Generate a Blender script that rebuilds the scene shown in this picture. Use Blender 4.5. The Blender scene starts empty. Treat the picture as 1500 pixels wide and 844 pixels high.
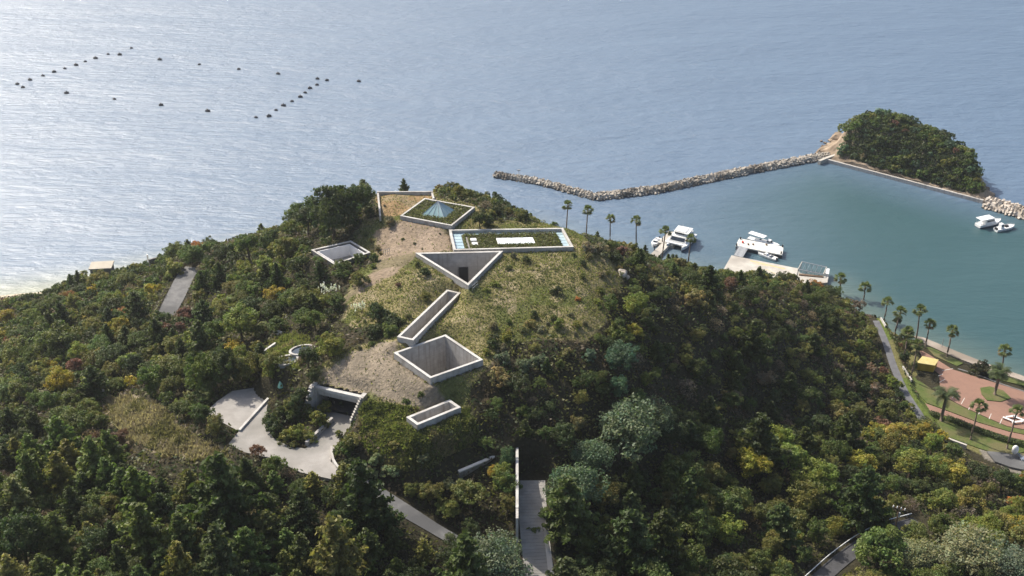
import bpy, math, random
import numpy as np
from mathutils import Vector, Matrix

# ------------------------------------------------------------------ camera, sky, sun, exposure
sc = bpy.context.scene
col = sc.collection
CAM_H = 150.0
PITCH = 28.4
FPX = 1700.0            # focal length in pixels of the 1500 px wide photograph
cam_d = bpy.data.cameras.new('camera')
cam_d.sensor_width = 36.0
cam_d.lens = 36.0 * FPX / 1500.0
cam_d.clip_start = 1.0
cam_d.clip_end = 30000.0
cam = bpy.data.objects.new('camera', cam_d)
cam.location = (0, 0, CAM_H)
cam.rotation_euler = (math.radians(90 - PITCH), 0, 0)
col.objects.link(cam)
sc.camera = cam

SUN_AZ = -47.0          # degrees from the view direction, towards the left
SUN_EL = 45.0
w = bpy.data.worlds.new('World'); sc.world = w; w.use_nodes = True
nt = w.node_tree
sky = nt.nodes.new('ShaderNodeTexSky'); sky.sky_type = 'NISHITA'; sky.sun_disc = False
sky.sun_elevation = math.radians(SUN_EL); sky.sun_rotation = math.radians(SUN_AZ % 360)
sky.air_density = 1.0; sky.dust_density = 4.0; sky.ozone_density = 1.5
bg = nt.nodes['Background']; bg.inputs['Strength'].default_value = 0.12
nt.links.new(sky.outputs[0], bg.inputs[0])
sl = bpy.data.lights.new('sun', 'SUN'); sl.energy = 4.2; sl.angle = math.radians(0.5); sl.color = (1.0, 0.93, 0.82)
so = bpy.data.objects.new('sun', sl); col.objects.link(so)
a, e = math.radians(SUN_AZ), math.radians(SUN_EL)
SUNV = Vector((math.sin(a) * math.cos(e), math.cos(a) * math.cos(e), math.sin(e)))
so.rotation_euler = SUNV.to_track_quat('Z', 'Y').to_euler(); so.location = SUNV * 400
sc.view_settings.view_transform = 'Standard'; sc.view_settings.look = 'None'
sc.view_settings.exposure = 0.6; sc.view_settings.gamma = 1.0
try: sc.view_settings.use_curve_mapping = False
except Exception: pass
sc.cycles.max_bounces = 6; sc.cycles.diffuse_bounces = 3; sc.cycles.glossy_bounces = 3
sc.cycles.transmission_bounces = 3; sc.cycles.volume_bounces = 0; sc.cycles.sample_clamp_indirect = 6.0

R = np.random.default_rng(7)
random.seed(7)
CT, ST = math.cos(math.radians(PITCH)), math.sin(math.radians(PITCH))

# ------------------------------------------------------------------ surveying: from the photograph to the ground
def ray(px, py):
    ax, b = (px - 750.0) / FPX, (422.0 - py) / FPX
    return np.array([ax, CT + b * ST, -ST + b * CT])
def P(px, py, z=0.0):
    d = ray(px, py); t = (z - CAM_H) / d[2]
    return np.array([d[0] * t, d[1] * t, z])
def proj(x, y, z):
    x = np.asarray(x, float); dz = np.asarray(z, float) - CAM_H
    dep = y * CT - dz * ST; up = y * ST + dz * CT
    return 750 + FPX * x / dep, 422 - FPX * up / dep, dep
def inpoly(x, y, poly):
    x = np.asarray(x); y = np.asarray(y); r = np.zeros(x.shape, bool); n = len(poly)
    for i in range(n):
        x1, y1 = poly[i][0], poly[i][1]; x2, y2 = poly[(i + 1) % n][0], poly[(i + 1) % n][1]
        if y1 == y2: continue
        c = ((y1 > y) != (y2 > y)) & (x < (x2 - x1) * (y - y1) / (y2 - y1) + x1)
        r ^= c
    return r
def segdist(x, y, pts, closed=False):
    best = np.full(np.shape(x), 1e9); zz = np.zeros(np.shape(x)); n = len(pts)
    for i in range(n if closed else n - 1):
        a_, b_ = pts[i], pts[(i + 1) % n]
        dx, dy = b_[0] - a_[0], b_[1] - a_[1]; L = dx * dx + dy * dy + 1e-9
        t = np.clip(((x - a_[0]) * dx + (y - a_[1]) * dy) / L, 0, 1)
        d = np.hypot(x - a_[0] - t * dx, y - a_[1] - t * dy)
        m = d < best; best = np.where(m, d, best)
        if len(a_) > 2: zz = np.where(m, a_[2] + t * (b_[2] - a_[2]), zz)
    return best, zz

# ground heights surveyed over the headland (pixel, pixel, metres above the sea)
CTRL = [
(555,285,53),(635,285,53),(700,300,52.3),(650,330,52.6),(600,350,52.2),(560,380,51.3),(520,430,50),(510,470,48.5),(480,540,46.8),
(600,380,52.2),(740,370,52.4),(840,350,52),(890,372,50.6),(700,430,51.4),(800,420,51.4),(880,420,50),(620,440,51.3),(700,470,50.6),
(800,480,49.4),(870,470,49),(560,500,49.2),(600,540,48.6),(640,575,47.6),(705,532,49.1),(550,560,47.2),(595,600,45.9),(680,600,45.2),(540,620,43.8),
(560,668,42.2),(620,675,41.5),(700,640,41.8),(740,625,43),(600,720,38.8),(680,760,35.6),(740,720,37.3),
(430,500,44.5),(400,520,43),(330,540,40),(260,440,28.5),(285,375,27),(245,385,23),(350,345,33),(440,340,44),(480,310,48),(450,440,45.5),(400,430,42),(350,450,38),
(300,480,35),(200,500,29.5),(100,520,25),(0,540,20),(200,430,20),(100,450,11),(20,470,5),(150,408,11),(225,395,16),(450,600,41.6),(450,560,45.3),
(200,620,38.5),(250,640,39.6),(320,660,40.4),(180,590,36),(0,620,30),(100,700,37),(0,700,34),(0,844,40),(200,844,41),(400,844,39.5),
(300,740,40.2),(400,740,39.6),(500,800,37),(600,844,34.8),(700,844,33.4),(850,844,31),(860,760,33.5),
(800,640,41.8),(790,590,44),(800,560,46),(850,520,47),(850,620,40.5),(900,560,43),(900,500,46.5),(950,450,43.5),(945,410,45.5),
(950,520,40),(1000,600,31),(900,700,33),(1000,700,27),(1000,800,26),(1000,450,39.5),(1000,520,36),
(1020,412,34),(1100,430,30),(1050,480,35),(1100,500,28.5),(1100,600,20),(1160,425,20),(1200,450,15.5),(1200,520,15.5),(1200,600,13),(1270,500,4.5),(1300,560,4.5),(1350,640,4),
(1200,700,16),(1100,760,19.5),(1250,790,17.5),(1310,770,17),(1400,700,9),(1440,650,3.2),(1500,700,5),(1500,780,12),(1400,810,17),(1500,844,18),(1250,844,20),(1100,844,23),
(-150,700,31),(-150,844,38),(-100,560,16),(-120,480,5),(1620,844,17),(1620,740,8),(1000,900,27),(300,920,40),(700,920,32),(1400,920,20),(0,920,39),
]
SHORE = [(-160,436),(-60,433),(20,430),(100,420),(180,404),(300,382),(420,352),(560,325),(680,318),(780,333),(860,358),(940,381),(1040,409),(1130,415),(1215,422),(1240,440),(1288,472),(1338,500),(1400,523),(1500,563),(1640,620)]
pts = [np.r_[P(x, y, z)] for x, y, z in CTRL]
for i, (x, y) in enumerate(SHORE):
    pts.append(P(x, y, 0.05))
    q = P(x, y - 22, 0); pts.append(np.array([q[0], q[1], -5.0]))
    q = P(x, y - 70, 0); pts.append(np.array([q[0], q[1], -9.0]))
for x, y, z in [(560,300,53),(640,284,52),(700,297,51),(760,321,50),(800,334,49),(850,347,48.5),(890,361,46),(930,371,42),(965,394,36),(1000,402,29),(1060,412,22),(1120,412,20),(490,312,44),(430,345,40),(350,370,28),(290,372,24),(230,396,15)]:
    for f_ in (.84, .62, .38, .18): pts.append(P(x, y, z * f_))
pts = np.array(pts)
K = len(pts)
def kern(r2): return np.sqrt(r2 + 16.0)
D2 = (pts[:, None, 0] - pts[None, :, 0]) ** 2 + (pts[:, None, 1] - pts[None, :, 1]) ** 2
A = np.zeros((K + 1, K + 1)); A[:K, :K] = -kern(D2) + np.eye(K) * 1.2 * 1.0 * -(-1); A[:K, K] = 1; A[K, :K] = 1
A[:K, :K] = -kern(D2) + np.eye(K) * 1.0
rhs = np.r_[pts[:, 2], 0.0]
W = np.linalg.solve(A, rhs)

# level places: (polygon in world xy, height, blend)
def WP(lst, z): return [tuple(P(x, y, z)) for x, y in lst]
FORECOURT = WP([(300,605),(318,588),(340,573),(380,567),(402,572),(392,592),(388,622),(400,641),(425,655),(448,657),(489,617),(468,608),(462,598),(528,613),(515,622),(500,642),(490,656),(484,676),(502,694),(490,703),(440,692),(400,672),(356,662),(335,650),(350,632)], 41.0)
COURTROAD = [tuple(P(x, y, z)) for x, y, z in [(470,682,40.9),(500,697,40.3),(540,716,39.2),(600,752,37.2),(650,783,35.6),(720,820,34.0),(790,880,31.8)]]
LEFTROAD = [tuple(P(x, y, z)) for x, y, z in [(283,392,28.6),(272,403,28.4),(262,425,28.1),(252,445,27.8),(240,466,27.2)]]
PATH = [tuple(P(x, y, z)) for x, y, z in [(778.5,704,36.4),(779,716,36.2),(781,760,35.2),(785,800,34.3),(791,846,33.3),(800,930,31.5)]]
SERVICE = [tuple(P(x, y, z)) for x, y, z in [(1180,868,19.4),(1225,826,18.6),(1262,798,18.2),(1300,777,17.6),(1345,765,16.5)]]
SIDEROAD = [tuple(P(x, y, z)) for x, y, z in [(1283,470,5.2),(1297,500,4.6),(1308,535,4.0),(1325,575,3.6),(1345,605,3.4),(1356,622,3.3)]]
PLAZA = WP([(1342,500),(1400,528),(1500,570),(1640,630),(1640,720),(1500,700),(1440,680),(1400,640),(1352,615),(1346,592),(1346,560),(1345,525)], 2.6)
MUSEUM_PADS = []
def base_height(x, y):
    x = np.asarray(x, float); y = np.asarray(y, float); shp = x.shape
    xf, yf = x.ravel(), y.ravel(); out = np.empty(len(xf))
    for s in range(0, len(xf), 20000):
        d2 = (xf[s:s+20000, None] - pts[None, :, 0]) ** 2 + (yf[s:s+20000, None] - pts[None, :, 1]) ** 2
        out[s:s+20000] = -kern(d2) @ W[:K] + W[K]
    return out.reshape(shp)
def sstep(t): t = np.clip(t, 0, 1); return t * t * (3 - 2 * t)
def vnoise(x, y, s, seed):
    r = np.random.default_rng(seed); g = r.random((256, 256)) * 2 - 1
    u, v = np.asarray(x) / s + 1000, np.asarray(y) / s + 1000
    i, j = np.floor(u).astype(int), np.floor(v).astype(int); fu, fv = sstep(u - i), sstep(v - j)
    G = lambda a_, b_: g[a_ % 256, b_ % 256]
    return (G(i, j) * (1 - fu) * (1 - fv) + G(i + 1, j) * fu * (1 - fv) + G(i, j + 1) * (1 - fu) * fv + G(i + 1, j + 1) * fu * fv)
def blend_poly(h, x, y, poly, z, bl):
    ins = inpoly(x, y, poly); d, _ = segdist(x, y, poly, True); d = np.where(ins, 0, d)
    k = 1 - sstep(d / bl); return h * (1 - k) + z * k
def blend_line(h, x, y, line, hw, bl, dz=-0.06):
    d, zz = segdist(x, y, line); k = 1 - sstep((d - hw) / bl); return h * (1 - k) + (zz + dz) * k

X0, X1, Y0, Y1, GS = -190.0, 250.0, 92.0, 345.0, 0.5
gx = np.arange(X0, X1 + 1e-6, GS); gy = np.arange(Y0, Y1 + 1e-6, GS)
# coarse solve then bilinear up-sampling keeps this quick
cg = 2.0
cx = np.arange(X0, X1 + cg, cg); cy = np.arange(Y0, Y1 + cg, cg)
CX, CY = np.meshgrid(cx, cy); CH = base_height(CX, CY)
def bil(Hg, x0, y0, s, x, y):
    u = np.clip((np.asarray(x, float) - x0) / s, 0, Hg.shape[1] - 1.001); v = np.clip((np.asarray(y, float) - y0) / s, 0, Hg.shape[0] - 1.001)
    i, j = u.astype(int), v.astype(int); fu, fv = u - i, v - j
    return Hg[j, i] * (1 - fu) * (1 - fv) + Hg[j, i + 1] * fu * (1 - fv) + Hg[j + 1, i] * (1 - fu) * fv + Hg[j + 1, i + 1] * fu * fv
GX, GY = np.meshgrid(gx, gy)
H = bil(CH, X0, Y0, cg, GX, GY)
# the portal: hill carries on over the entrance hall
PZ = 41.02; PLZ = 45.5
_la, _lb = P(461, 567, PLZ), P(528, 582, PLZ); PU = (_lb - _la)[:2]; PLW = float(np.linalg.norm(PU)); PU = PU / PLW; PV = np.array([-PU[1], PU[0]]); PM = (_la + _lb)[:2] / 2
BASINS = []
rough = vnoise(GX, GY, 9, 1) * 0.35 + vnoise(GX, GY, 3.5, 2) * 0.16 + vnoise(GX, GY, 1.3, 3) * 0.07
H = H + np.where(H > 1.5, rough, rough * 0.3)
H = blend_poly(H, GX, GY, PLAZA, 2.53, 5)
H = blend_poly(H, GX, GY, FORECOURT, 40.94, 2.5)
pa = (GX - PM[0]) * PU[0] + (GY - PM[1]) * PU[1]; pb = (GX - PM[0]) * PV[0] + (GY - PM[1]) * PV[1]
H = np.where((np.abs(pa) < PLW / 2 + .9) & (pb > .9) & (pb < 16), np.maximum(H, PLZ - .15 + .12 * pb + np.clip(H - 44, 0, 9) * 0), H)
side = (np.abs(pa) >= PLW / 2 + .9) & (np.abs(pa) < PLW / 2 + 6) & (pb > -4.5) & (pb < 14)
H = np.where(side, np.maximum(H, (PLZ - .3 + .9 * np.clip(pb, -4.5, 0)) - np.clip(np.abs(pa) - PLW / 2 - 2.5, 0, 9) * .9), H)
H = blend_line(H, GX, GY, COURTROAD, 2.2, 3)
H = blend_line(H, GX, GY, LEFTROAD, 2.6, 3)
H = blend_line(H, GX, GY, PATH, 2.6, 1.5)
H = blend_line(H, GX, GY, SERVICE, 2.8, 3)
H = blend_line(H, GX, GY, SIDEROAD, 1.9, 2)
# the quay side: a walkway strip along the shore
WALK = [tuple(P(x, y, 1.3)) for x, y in [(840,352),(900,368),(957,381),(1024,398),(1060,404)]]
H = blend_line(H, GX, GY, WALK, 1.3, 3, -0.05)
for bx, by_ in [(443,517),(419,532)]:
    d_ = ray(bx, by_); t_ = np.arange(95, 400, .25) / d_[1]; Xb, Yb, Zb = d_[0] * t_, d_[1] * t_, CAM_H + d_[2] * t_; gb = bil(H, X0, Y0, GS, Xb, Yb); k_ = int(np.argmax(Zb <= gb))
    BASINS.append((Xb[k_], Yb[k_], gb[k_])); dd_ = np.hypot(GX - Xb[k_], GY - Yb[k_]); kk_ = 1 - sstep((dd_ - 2.9) / 3); H = H * (1 - kk_) + gb[k_] * kk_
QUAY = WP([(1071.5,374),(1169.5,393.4),(1166,404),(1213.5,403),(1213,414),(1160,424),(1052,404)], 1.4)
H = np.where(inpoly(GX, GY, QUAY), np.minimum(H, 1.2), H)
def height(x, y): return bil(H, X0, Y0, GS, x, y)
def hz(x, y): return float(height(np.array([x]), np.array([y]))[0])
def G(px, py, zmin=0.0):
    """where the line of sight through a point of the photograph meets the ground"""
    d = ray(px, py); t = np.arange(95, 420, 0.25) / d[1]
    X, Y, Z = d[0] * t, d[1] * t, CAM_H + d[2] * t
    g = np.maximum(height(X, Y), zmin); k = np.argmax(Z <= g)
    if k == 0: return P(px, py, 0.0)
    return np.array([X[k], Y[k], g[k]])

# ------------------------------------------------------------------ helpers
def tag(o, label=None, cat=None, group=None, kind=None):
    if label: o['label'] = label
    if cat: o['category'] = cat
    if group: o['group'] = group
    if kind: o['kind'] = kind
    return o
def empty(name, loc=(0, 0, 0), rz=0.0):
    o = bpy.data.objects.new(name, None); o.empty_display_size = 0.5
    o.location = loc; o.rotation_euler = (0, 0, rz); col.objects.link(o); return o
def link(name, me, mat=None, parent=None):
    if mat is not None:
        for m_ in (mat if isinstance(mat, (list, tuple)) else [mat]): me.materials.append(m_)
    o = bpy.data.objects.new(name, me); col.objects.link(o)
    if parent is not None: o.parent = parent
    return o
def copy_tree(o, parent=None):
    c = o.copy(); col.objects.link(c)
    if parent is not None: c.parent = parent
    for ch in o.children: copy_tree(ch, c)
    return c
def np_mesh(name, V, F, colr=None, smooth=False, facecol=None):
    """V (n,3), F (m,k) with one k"""
    V = np.ascontiguousarray(V, np.float32); F = np.ascontiguousarray(F, np.int32)
    me = bpy.data.meshes.new(name); m, k = F.shape
    me.vertices.add(len(V)); me.vertices.foreach_set('co', V.ravel())
    me.loops.add(m * k); me.loops.foreach_set('vertex_index', F.ravel())
    me.polygons.add(m); me.polygons.foreach_set('loop_start', np.arange(m, dtype=np.int32) * k)
    try: me.polygons.foreach_set('loop_total', np.full(m, k, np.int32))
    except Exception: pass
    me.polygons.foreach_set('use_smooth', np.full(m, smooth))
    if facecol is not None:
        at = me.attributes.new('tint', 'FLOAT_COLOR', 'FACE')
        c = np.ones((m, 4), np.float32); c[:, :3] = facecol; at.data.foreach_set('color', c.ravel())
    if colr is not None:
        for nm, arr in colr.items():
            at = me.attributes.new(nm, 'FLOAT_COLOR', 'POINT')
            c = np.ones((len(V), 4), np.float32); c[:, :3] = arr; at.data.foreach_set('color', c.ravel())
    me.update(calc_edges=True); me.validate()
    return me
class MB:
    def __init__(s): s.v = []; s.f = []
    def add(s, vs, fs):
        n = len(s.v); s.v += [tuple(map(float, q)) for q in vs]; s.f += [tuple(i + n for i in f) for f in fs]; return s
    def prism(s, poly, z0, z1):
        n = len(poly); z0 = [z0] * n if np.isscalar(z0) else z0; z1 = [z1] * n if np.isscalar(z1) else z1
        ar = sum(poly[i][0] * poly[(i+1) % n][1] - poly[(i+1) % n][0] * poly[i][1] for i in range(n))
        if ar < 0: poly = poly[::-1]; z0 = z0[::-1]; z1 = z1[::-1]
        vs = [(p[0], p[1], z) for p, z in zip(poly, z0)] + [(p[0], p[1], z) for p, z in zip(poly, z1)]
        fs = [tuple(range(n))[::-1], tuple(range(n, 2 * n))] + [(i, (i + 1) % n, n + (i + 1) % n, n + i) for i in range(n)]
        return s.add(vs, fs)
    def box(s, c, size, rz=0.0):
        hx, hy = size[0] / 2, size[1] / 2; cs, sn = math.cos(rz), math.sin(rz)
        p = [(c[0] + x * cs - y * sn, c[1] + x * sn + y * cs) for x, y in ((-hx, -hy), (hx, -hy), (hx, hy), (-hx, hy))]
        return s.prism(p, c[2] - size[2] / 2, c[2] + size[2] / 2)
    def tube(s, pts_, rad, n=8, cap=True):
        rings = []; pts_ = [Vector(q) for q in pts_]
        for i, q in enumerate(pts_):
            d = (pts_[min(i + 1, len(pts_) - 1)] - pts_[max(i - 1, 0)]).normalized()
            u = d.cross(Vector((0, 0, 1)))
            if u.length < 1e-3: u = Vector((1, 0, 0))
            u.normalize(); v = d.cross(u).normalized(); r = rad[i] if hasattr(rad, '__len__') else rad
            rings.append([q + (u * math.cos(2 * math.pi * k / n) + v * math.sin(2 * math.pi * k / n)) * r for k in range(n)])
        vs = [p for r_ in rings for p in r_]; fs = []
        for i in range(len(rings) - 1):
            for k in range(n):
                fs.append((i * n + k, i * n + (k + 1) % n, (i + 1) * n + (k + 1) % n, (i + 1) * n + k))
        if cap: fs += [tuple(range(n)), tuple(range((len(rings) - 1) * n, len(rings) * n))[::-1]]
        return s.add(vs, fs)
    def ring(s, outer, inner, z0, z1):
        n = len(outer); vs = []
        for z in (z0, z1):
            vs += [(p[0], p[1], z) for p in outer]; vs += [(p[0], p[1], z) for p in inner]
        fs = []
        for i in range(n):
            j = (i + 1) % n
            fs += [(i, j, 2*n + j, 2*n + i), (n + j, n + i, 3*n + i, 3*n + j), (2*n + i, 2*n + j, 3*n + j, 3*n + i), (j, i, n + i, n + j)]
        return s.add(vs, fs)
    def build(s, name, mat, parent=None, smooth=False, bevel=0):
        me = bpy.data.meshes.new(name); me.from_pydata(s.v, [], s.f); me.update()
        if smooth:
            for p in me.polygons: p.use_smooth = True
        o = link(name, me, mat, parent)
        if bevel:
            b = o.modifiers.new('bevel', 'BEVEL'); b.width = bevel; b.segments = 1; b.limit_method = 'ANGLE'
        return o
def inset(poly, t):
    """offset a convex polygon inwards by t"""
    n = len(poly); c = np.mean([p[:2] for p in poly], axis=0); L = []
    for i in range(n):
        a_, b_ = np.array(poly[i][:2]), np.array(poly[(i + 1) % n][:2]); d = (b_ - a_) / np.linalg.norm(b_ - a_)
        nn = np.array([-d[1], d[0]]);
        if np.dot(c - a_, nn) < 0: nn = -nn
        L.append((a_ + nn * t, d))
    out = []
    for i in range(n):
        (p1, d1), (p2, d2) = L[i - 1], L[i]
        M = np.array([d1, -d2]).T; s_ = np.linalg.solve(M, p2 - p1); out.append(tuple(p1 + d1 * s_[0]))
    return out
def ribbon(line, hw, dz=0.0, step=1.0):
    """(left, right) edge points along a line, resampled"""
    L = []
    for i in range(len(line) - 1):
        a_, b_ = np.array(line[i]), np.array(line[i + 1]); n = max(1, int(np.linalg.norm(b_ - a_) / step))
        for k in range(n): L.append(a_ + (b_ - a_) * k / n)
    L.append(np.array(line[-1])); L = np.array(L)
    for _ in range(6): L[1:-1] = (L[:-2] + 2 * L[1:-1] + L[2:]) / 4
    T = np.gradient(L[:, :2], axis=0); T /= np.linalg.norm(T, axis=1)[:, None]; N = np.c_[-T[:, 1], T[:, 0]]
    h = hw if np.isscalar(hw) else np.interp(np.linspace(0, 1, len(L)), np.linspace(0, 1, len(hw)), hw)
    h = np.broadcast_to(h, (len(L),))[:, None]
    Lf = np.c_[L[:, :2] + N * h, L[:, 2] + dz]; Rt = np.c_[L[:, :2] - N * h, L[:, 2] + dz]
    return Lf, Rt, L, N
def strip_obj(name, line, hw, mat, dz=0.0, parent=None):
    Lf, Rt, L, N = ribbon(line, hw, dz); n = len(L); mid = (Lf + Rt) / 2
    V = np.r_[Lf, Rt]; F = [(i, i + 1, n + i + 1, n + i)[::-1] for i in range(n - 1)]
    return link(name, np_mesh(name, V, np.array(F)), mat, parent)
def wall_line(mb, line, t, z0f, z1f):
    """a wall following a polyline; z0f/z1f give bottom and top per point"""
    Lf, Rt, L, N = ribbon(line, t / 2, 0, 1.5); n = len(L); vs = []
    for P_ in (Lf, Rt):
        for i in range(n): vs.append((P_[i][0], P_[i][1], z0f(L[i])))
        for i in range(n): vs.append((P_[i][0], P_[i][1], z1f(L[i])))
    fs = []
    for i in range(n - 1):
        fs += [(i, i+1, n+i+1, n+i), (2*n+i+1, 2*n+i, 3*n+i, 3*n+i+1), (n+i, n+i+1, 3*n+i+1, 3*n+i)]
    fs += [(0, n, 3*n, 2*n), (n-1, 3*n-1, 4*n-1, 2*n-1)]
    mb.add(vs, fs)

# ------------------------------------------------------------------ materials
def newmat(name):
    m = bpy.data.materials.new(name); m.use_nodes = True
    n = m.node_tree; return m, n, n.nodes['Principled BSDF'], n.links
def nd(n, t, **kw):
    q = n.nodes.new(t)
    for k, v in kw.items():
        if k in q.bl_rna.properties: setattr(q, k, v)
        else: q.inputs[k].default_value = v
    return q
def surf(name, c1, c2, scale=1.0, rough=0.85, bump=0.0, bscale=None, metallic=0.0, detail=5, c3=None, spec=0.3, coords='Object'):
    m, n, b, l = newmat(name)
    tc = nd(n, 'ShaderNodeNewGeometry') if coords == 'World' else nd(n, 'ShaderNodeTexCoord')
    co = tc.outputs['Position'] if coords == 'World' else tc.outputs['Object']
    t = nd(n, 'ShaderNodeTexNoise', Scale=scale, Detail=detail, Roughness=0.6); l.new(co, t.inputs['Vector'])
    r = nd(n, 'ShaderNodeValToRGB'); r.color_ramp.elements[0].color = (*c1, 1); r.color_ramp.elements[1].color = (*c2, 1)
    r.color_ramp.elements[0].position = 0.35; r.color_ramp.elements[1].position = 0.68
    l.new(t.outputs['Fac'], r.inputs['Fac']); out = r.outputs['Color']
    if c3 is not None:
        t2 = nd(n, 'ShaderNodeTexNoise', Scale=scale * 0.17, Detail=3.0); l.new(co, t2.inputs['Vector'])
        r2 = nd(n, 'ShaderNodeMapRange'); r2.inputs['From Min'].default_value = 0.48; r2.inputs['From Max'].default_value = 0.62
        l.new(t2.outputs['Fac'], r2.inputs['Value'])
        mx = nd(n, 'ShaderNodeMix', data_type='RGBA'); l.new(r2.outputs[0], mx.inputs[0]); l.new(out, mx.inputs[6]); mx.inputs[7].default_value = (*c3, 1)
        out = mx.outputs[2]
    l.new(out, b.inputs['Base Color']); b.inputs['Roughness'].default_value = rough; b.inputs['Metallic'].default_value = metallic
    b.inputs['Specular IOR Level'].default_value = spec
    if bump:
        t3 = nd(n, 'ShaderNodeTexNoise', Scale=bscale or scale * 3, Detail=4.0); l.new(co, t3.inputs['Vector'])
        bp = nd(n, 'ShaderNodeBump', Strength=bump, Distance=0.1); l.new(t3.outputs['Fac'], bp.inputs['Height']); l.new(bp.outputs[0], b.inputs['Normal'])
    return m
def concrete_mat(name, c1, c2, stain, form=0.9):
    """board-marked concrete: panel joints, streaks running down, blotches"""
    m, n, b, l = newmat(name); g = nd(n, 'ShaderNodeNewGeometry'); co = g.outputs['Position']
    t = nd(n, 'ShaderNodeTexNoise', Scale=0.9, Detail=7.0, Roughness=0.65); l.new(co, t.inputs['Vector'])
    mp = nd(n, 'ShaderNodeMapping'); mp.inputs['Scale'].default_value = (1.6, 1.6, 0.12); l.new(co, mp.inputs['Vector'])
    s = nd(n, 'ShaderNodeTexNoise', Scale=1.3, Detail=4.0); l.new(mp.outputs[0], s.inputs['Vector'])
    r = nd(n, 'ShaderNodeValToRGB'); r.color_ramp.elements[0].color = (*c1, 1); r.color_ramp.elements[1].color = (*c2, 1)
    r.color_ramp.elements[0].position = .3; r.color_ramp.elements[1].position = .7; l.new(t.outputs['Fac'], r.inputs['Fac'])
    mr = nd(n, 'ShaderNodeMapRange'); mr.inputs['From Min'].default_value = .5; mr.inputs['From Max'].default_value = .72; mr.inputs['To Max'].default_value = .75
    l.new(s.outputs['Fac'], mr.inputs['Value'])
    mx = nd(n, 'ShaderNodeMix', data_type='RGBA'); l.new(mr.outputs[0], mx.inputs[0]); l.new(r.outputs[0], mx.inputs[6]); mx.inputs[7].default_value = (*stain, 1)
    sp = nd(n, 'ShaderNodeSeparateXYZ'); l.new(co, sp.inputs[0])
    def line(sock, per):
        q = nd(n, 'ShaderNodeMath', operation='MULTIPLY'); l.new(sock, q.inputs[0]); q.inputs[1].default_value = 1 / per
        f = nd(n, 'ShaderNodeMath', operation='FRACT'); l.new(q.outputs[0], f.inputs[0])
        c = nd(n, 'ShaderNodeMath', operation='LESS_THAN'); l.new(f.outputs[0], c.inputs[0]); c.inputs[1].default_value = 0.035; return c.outputs[0]
    j = nd(n, 'ShaderNodeMath', operation='MULTIPLY'); l.new(line(sp.outputs[2], form), j.inputs[0]); j.inputs[1].default_value = 0.45
    mx2 = nd(n, 'ShaderNodeMix', data_type='RGBA'); l.new(j.outputs[0], mx2.inputs[0]); l.new(mx.outputs[2], mx2.inputs[6]); mx2.inputs[7].default_value = (c1[0] * .5, c1[1] * .5, c1[2] * .5, 1)
    l.new(mx2.outputs[2], b.inputs['Base Color']); b.inputs['Roughness'].default_value = .85; b.inputs['Specular IOR Level'].default_value = .25
    bp = nd(n, 'ShaderNodeBump', Strength=.25, Distance=.05); l.new(t.outputs['Fac'], bp.inputs['Height']); l.new(bp.outputs[0], b.inputs['Normal'])
    return m
M = {}
M['concrete'] = concrete_mat('weathered_concrete', (.34, .32, .295), (.50, .48, .45), (.24, .205, .17))
M['concrete_rim'] = surf('pale_concrete_rim', (.43, .415, .385), (.55, .535, .50), 1.4, .8, .2, c3=(.36, .34, .31), coords='World')
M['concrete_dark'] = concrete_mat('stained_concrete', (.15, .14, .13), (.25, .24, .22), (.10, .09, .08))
M['paving'] = surf('sandy_concrete_paving', (.26, .245, .225), (.35, .33, .305), .5, .9, .25, 4, c3=(.21, .20, .18), coords='World')
M['asphalt'] = surf('old_asphalt', (.12, .12, .12), (.19, .187, .182), .8, .9, .25, 6, c3=(.10, .10, .10), coords='World')
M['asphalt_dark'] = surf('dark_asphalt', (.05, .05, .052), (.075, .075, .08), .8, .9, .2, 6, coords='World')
M['quay'] = surf('quay_concrete', (.40, .375, .33), (.52, .49, .43), .5, .9, .15, 4, c3=(.34, .31, .27), coords='World')
M['white'] = surf('white_paint', (.72, .72, .70), (.82, .82, .80), .8, .45, spec=.5)
M['offwhite'] = surf('cream_deck_cover', (.62, .60, .54), (.74, .72, .66), .6, .6)
M['darkglass'] = surf('tinted_window', (.02, .03, .04), (.04, .05, .07), 1, .08, spec=.6)
M['grey'] = surf('grey_plastic', (.25, .26, .27), (.36, .37, .38), 2, .6)
M['dark'] = surf('black_rubber_and_shade', (.015, .015, .018), (.03, .03, .033), 2, .6)  # rubber parts, and the painted shade of the doorway and wall opening
M['navy'] = surf('navy_hull_paint', (.02, .035, .08), (.03, .05, .11), 1, .4, spec=.5)
M['steel'] = surf('galvanised_steel', (.35, .36, .37), (.5, .51, .52), 3, .45, metallic=.6)
M['wood'] = surf('weathered_timber', (.10, .065, .04), (.2, .13, .08), 3, .8)
M['bark'] = surf('bark', (.07, .05, .035), (.15, .11, .08), 4, .95, .5)
M['palmbark'] = surf('palm_bark', (.13, .10, .075), (.24, .19, .15), 5, .95, .5)
M['red'] = surf('red_paint', (.5, .03, .02), (.6, .05, .03), 2, .5)
M['yellow'] = surf('yellow_paint', (.38, .25, .02), (.50, .34, .035), .7, .6)
M['yellow_line'] = surf('worn_yellow_marking', (.55, .42, .20), (.62, .47, .2), 2, .8, coords='World')
M['white_line'] = surf('worn_white_marking', (.5, .47, .43), (.68, .65, .6), 2, .8, coords='World')
M['rock'] = surf('breakwater_granite', (.30, .27, .225), (.50, .455, .39), .9, .95, .6, 2, c3=(.20, .175, .145), coords='World')
M['rock_pale'] = surf('pale_new_granite', (.42, .36, .30), (.62, .56, .48), .9, .95, .5, 2, c3=(.33, .27, .2), coords='World')
M['rock_cliff'] = surf('ochre_cliff_rock', (.19, .14, .095), (.42, .33, .24), .35, .95, .8, 1.5, c3=(.11, .085, .06), coords='World')
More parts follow.
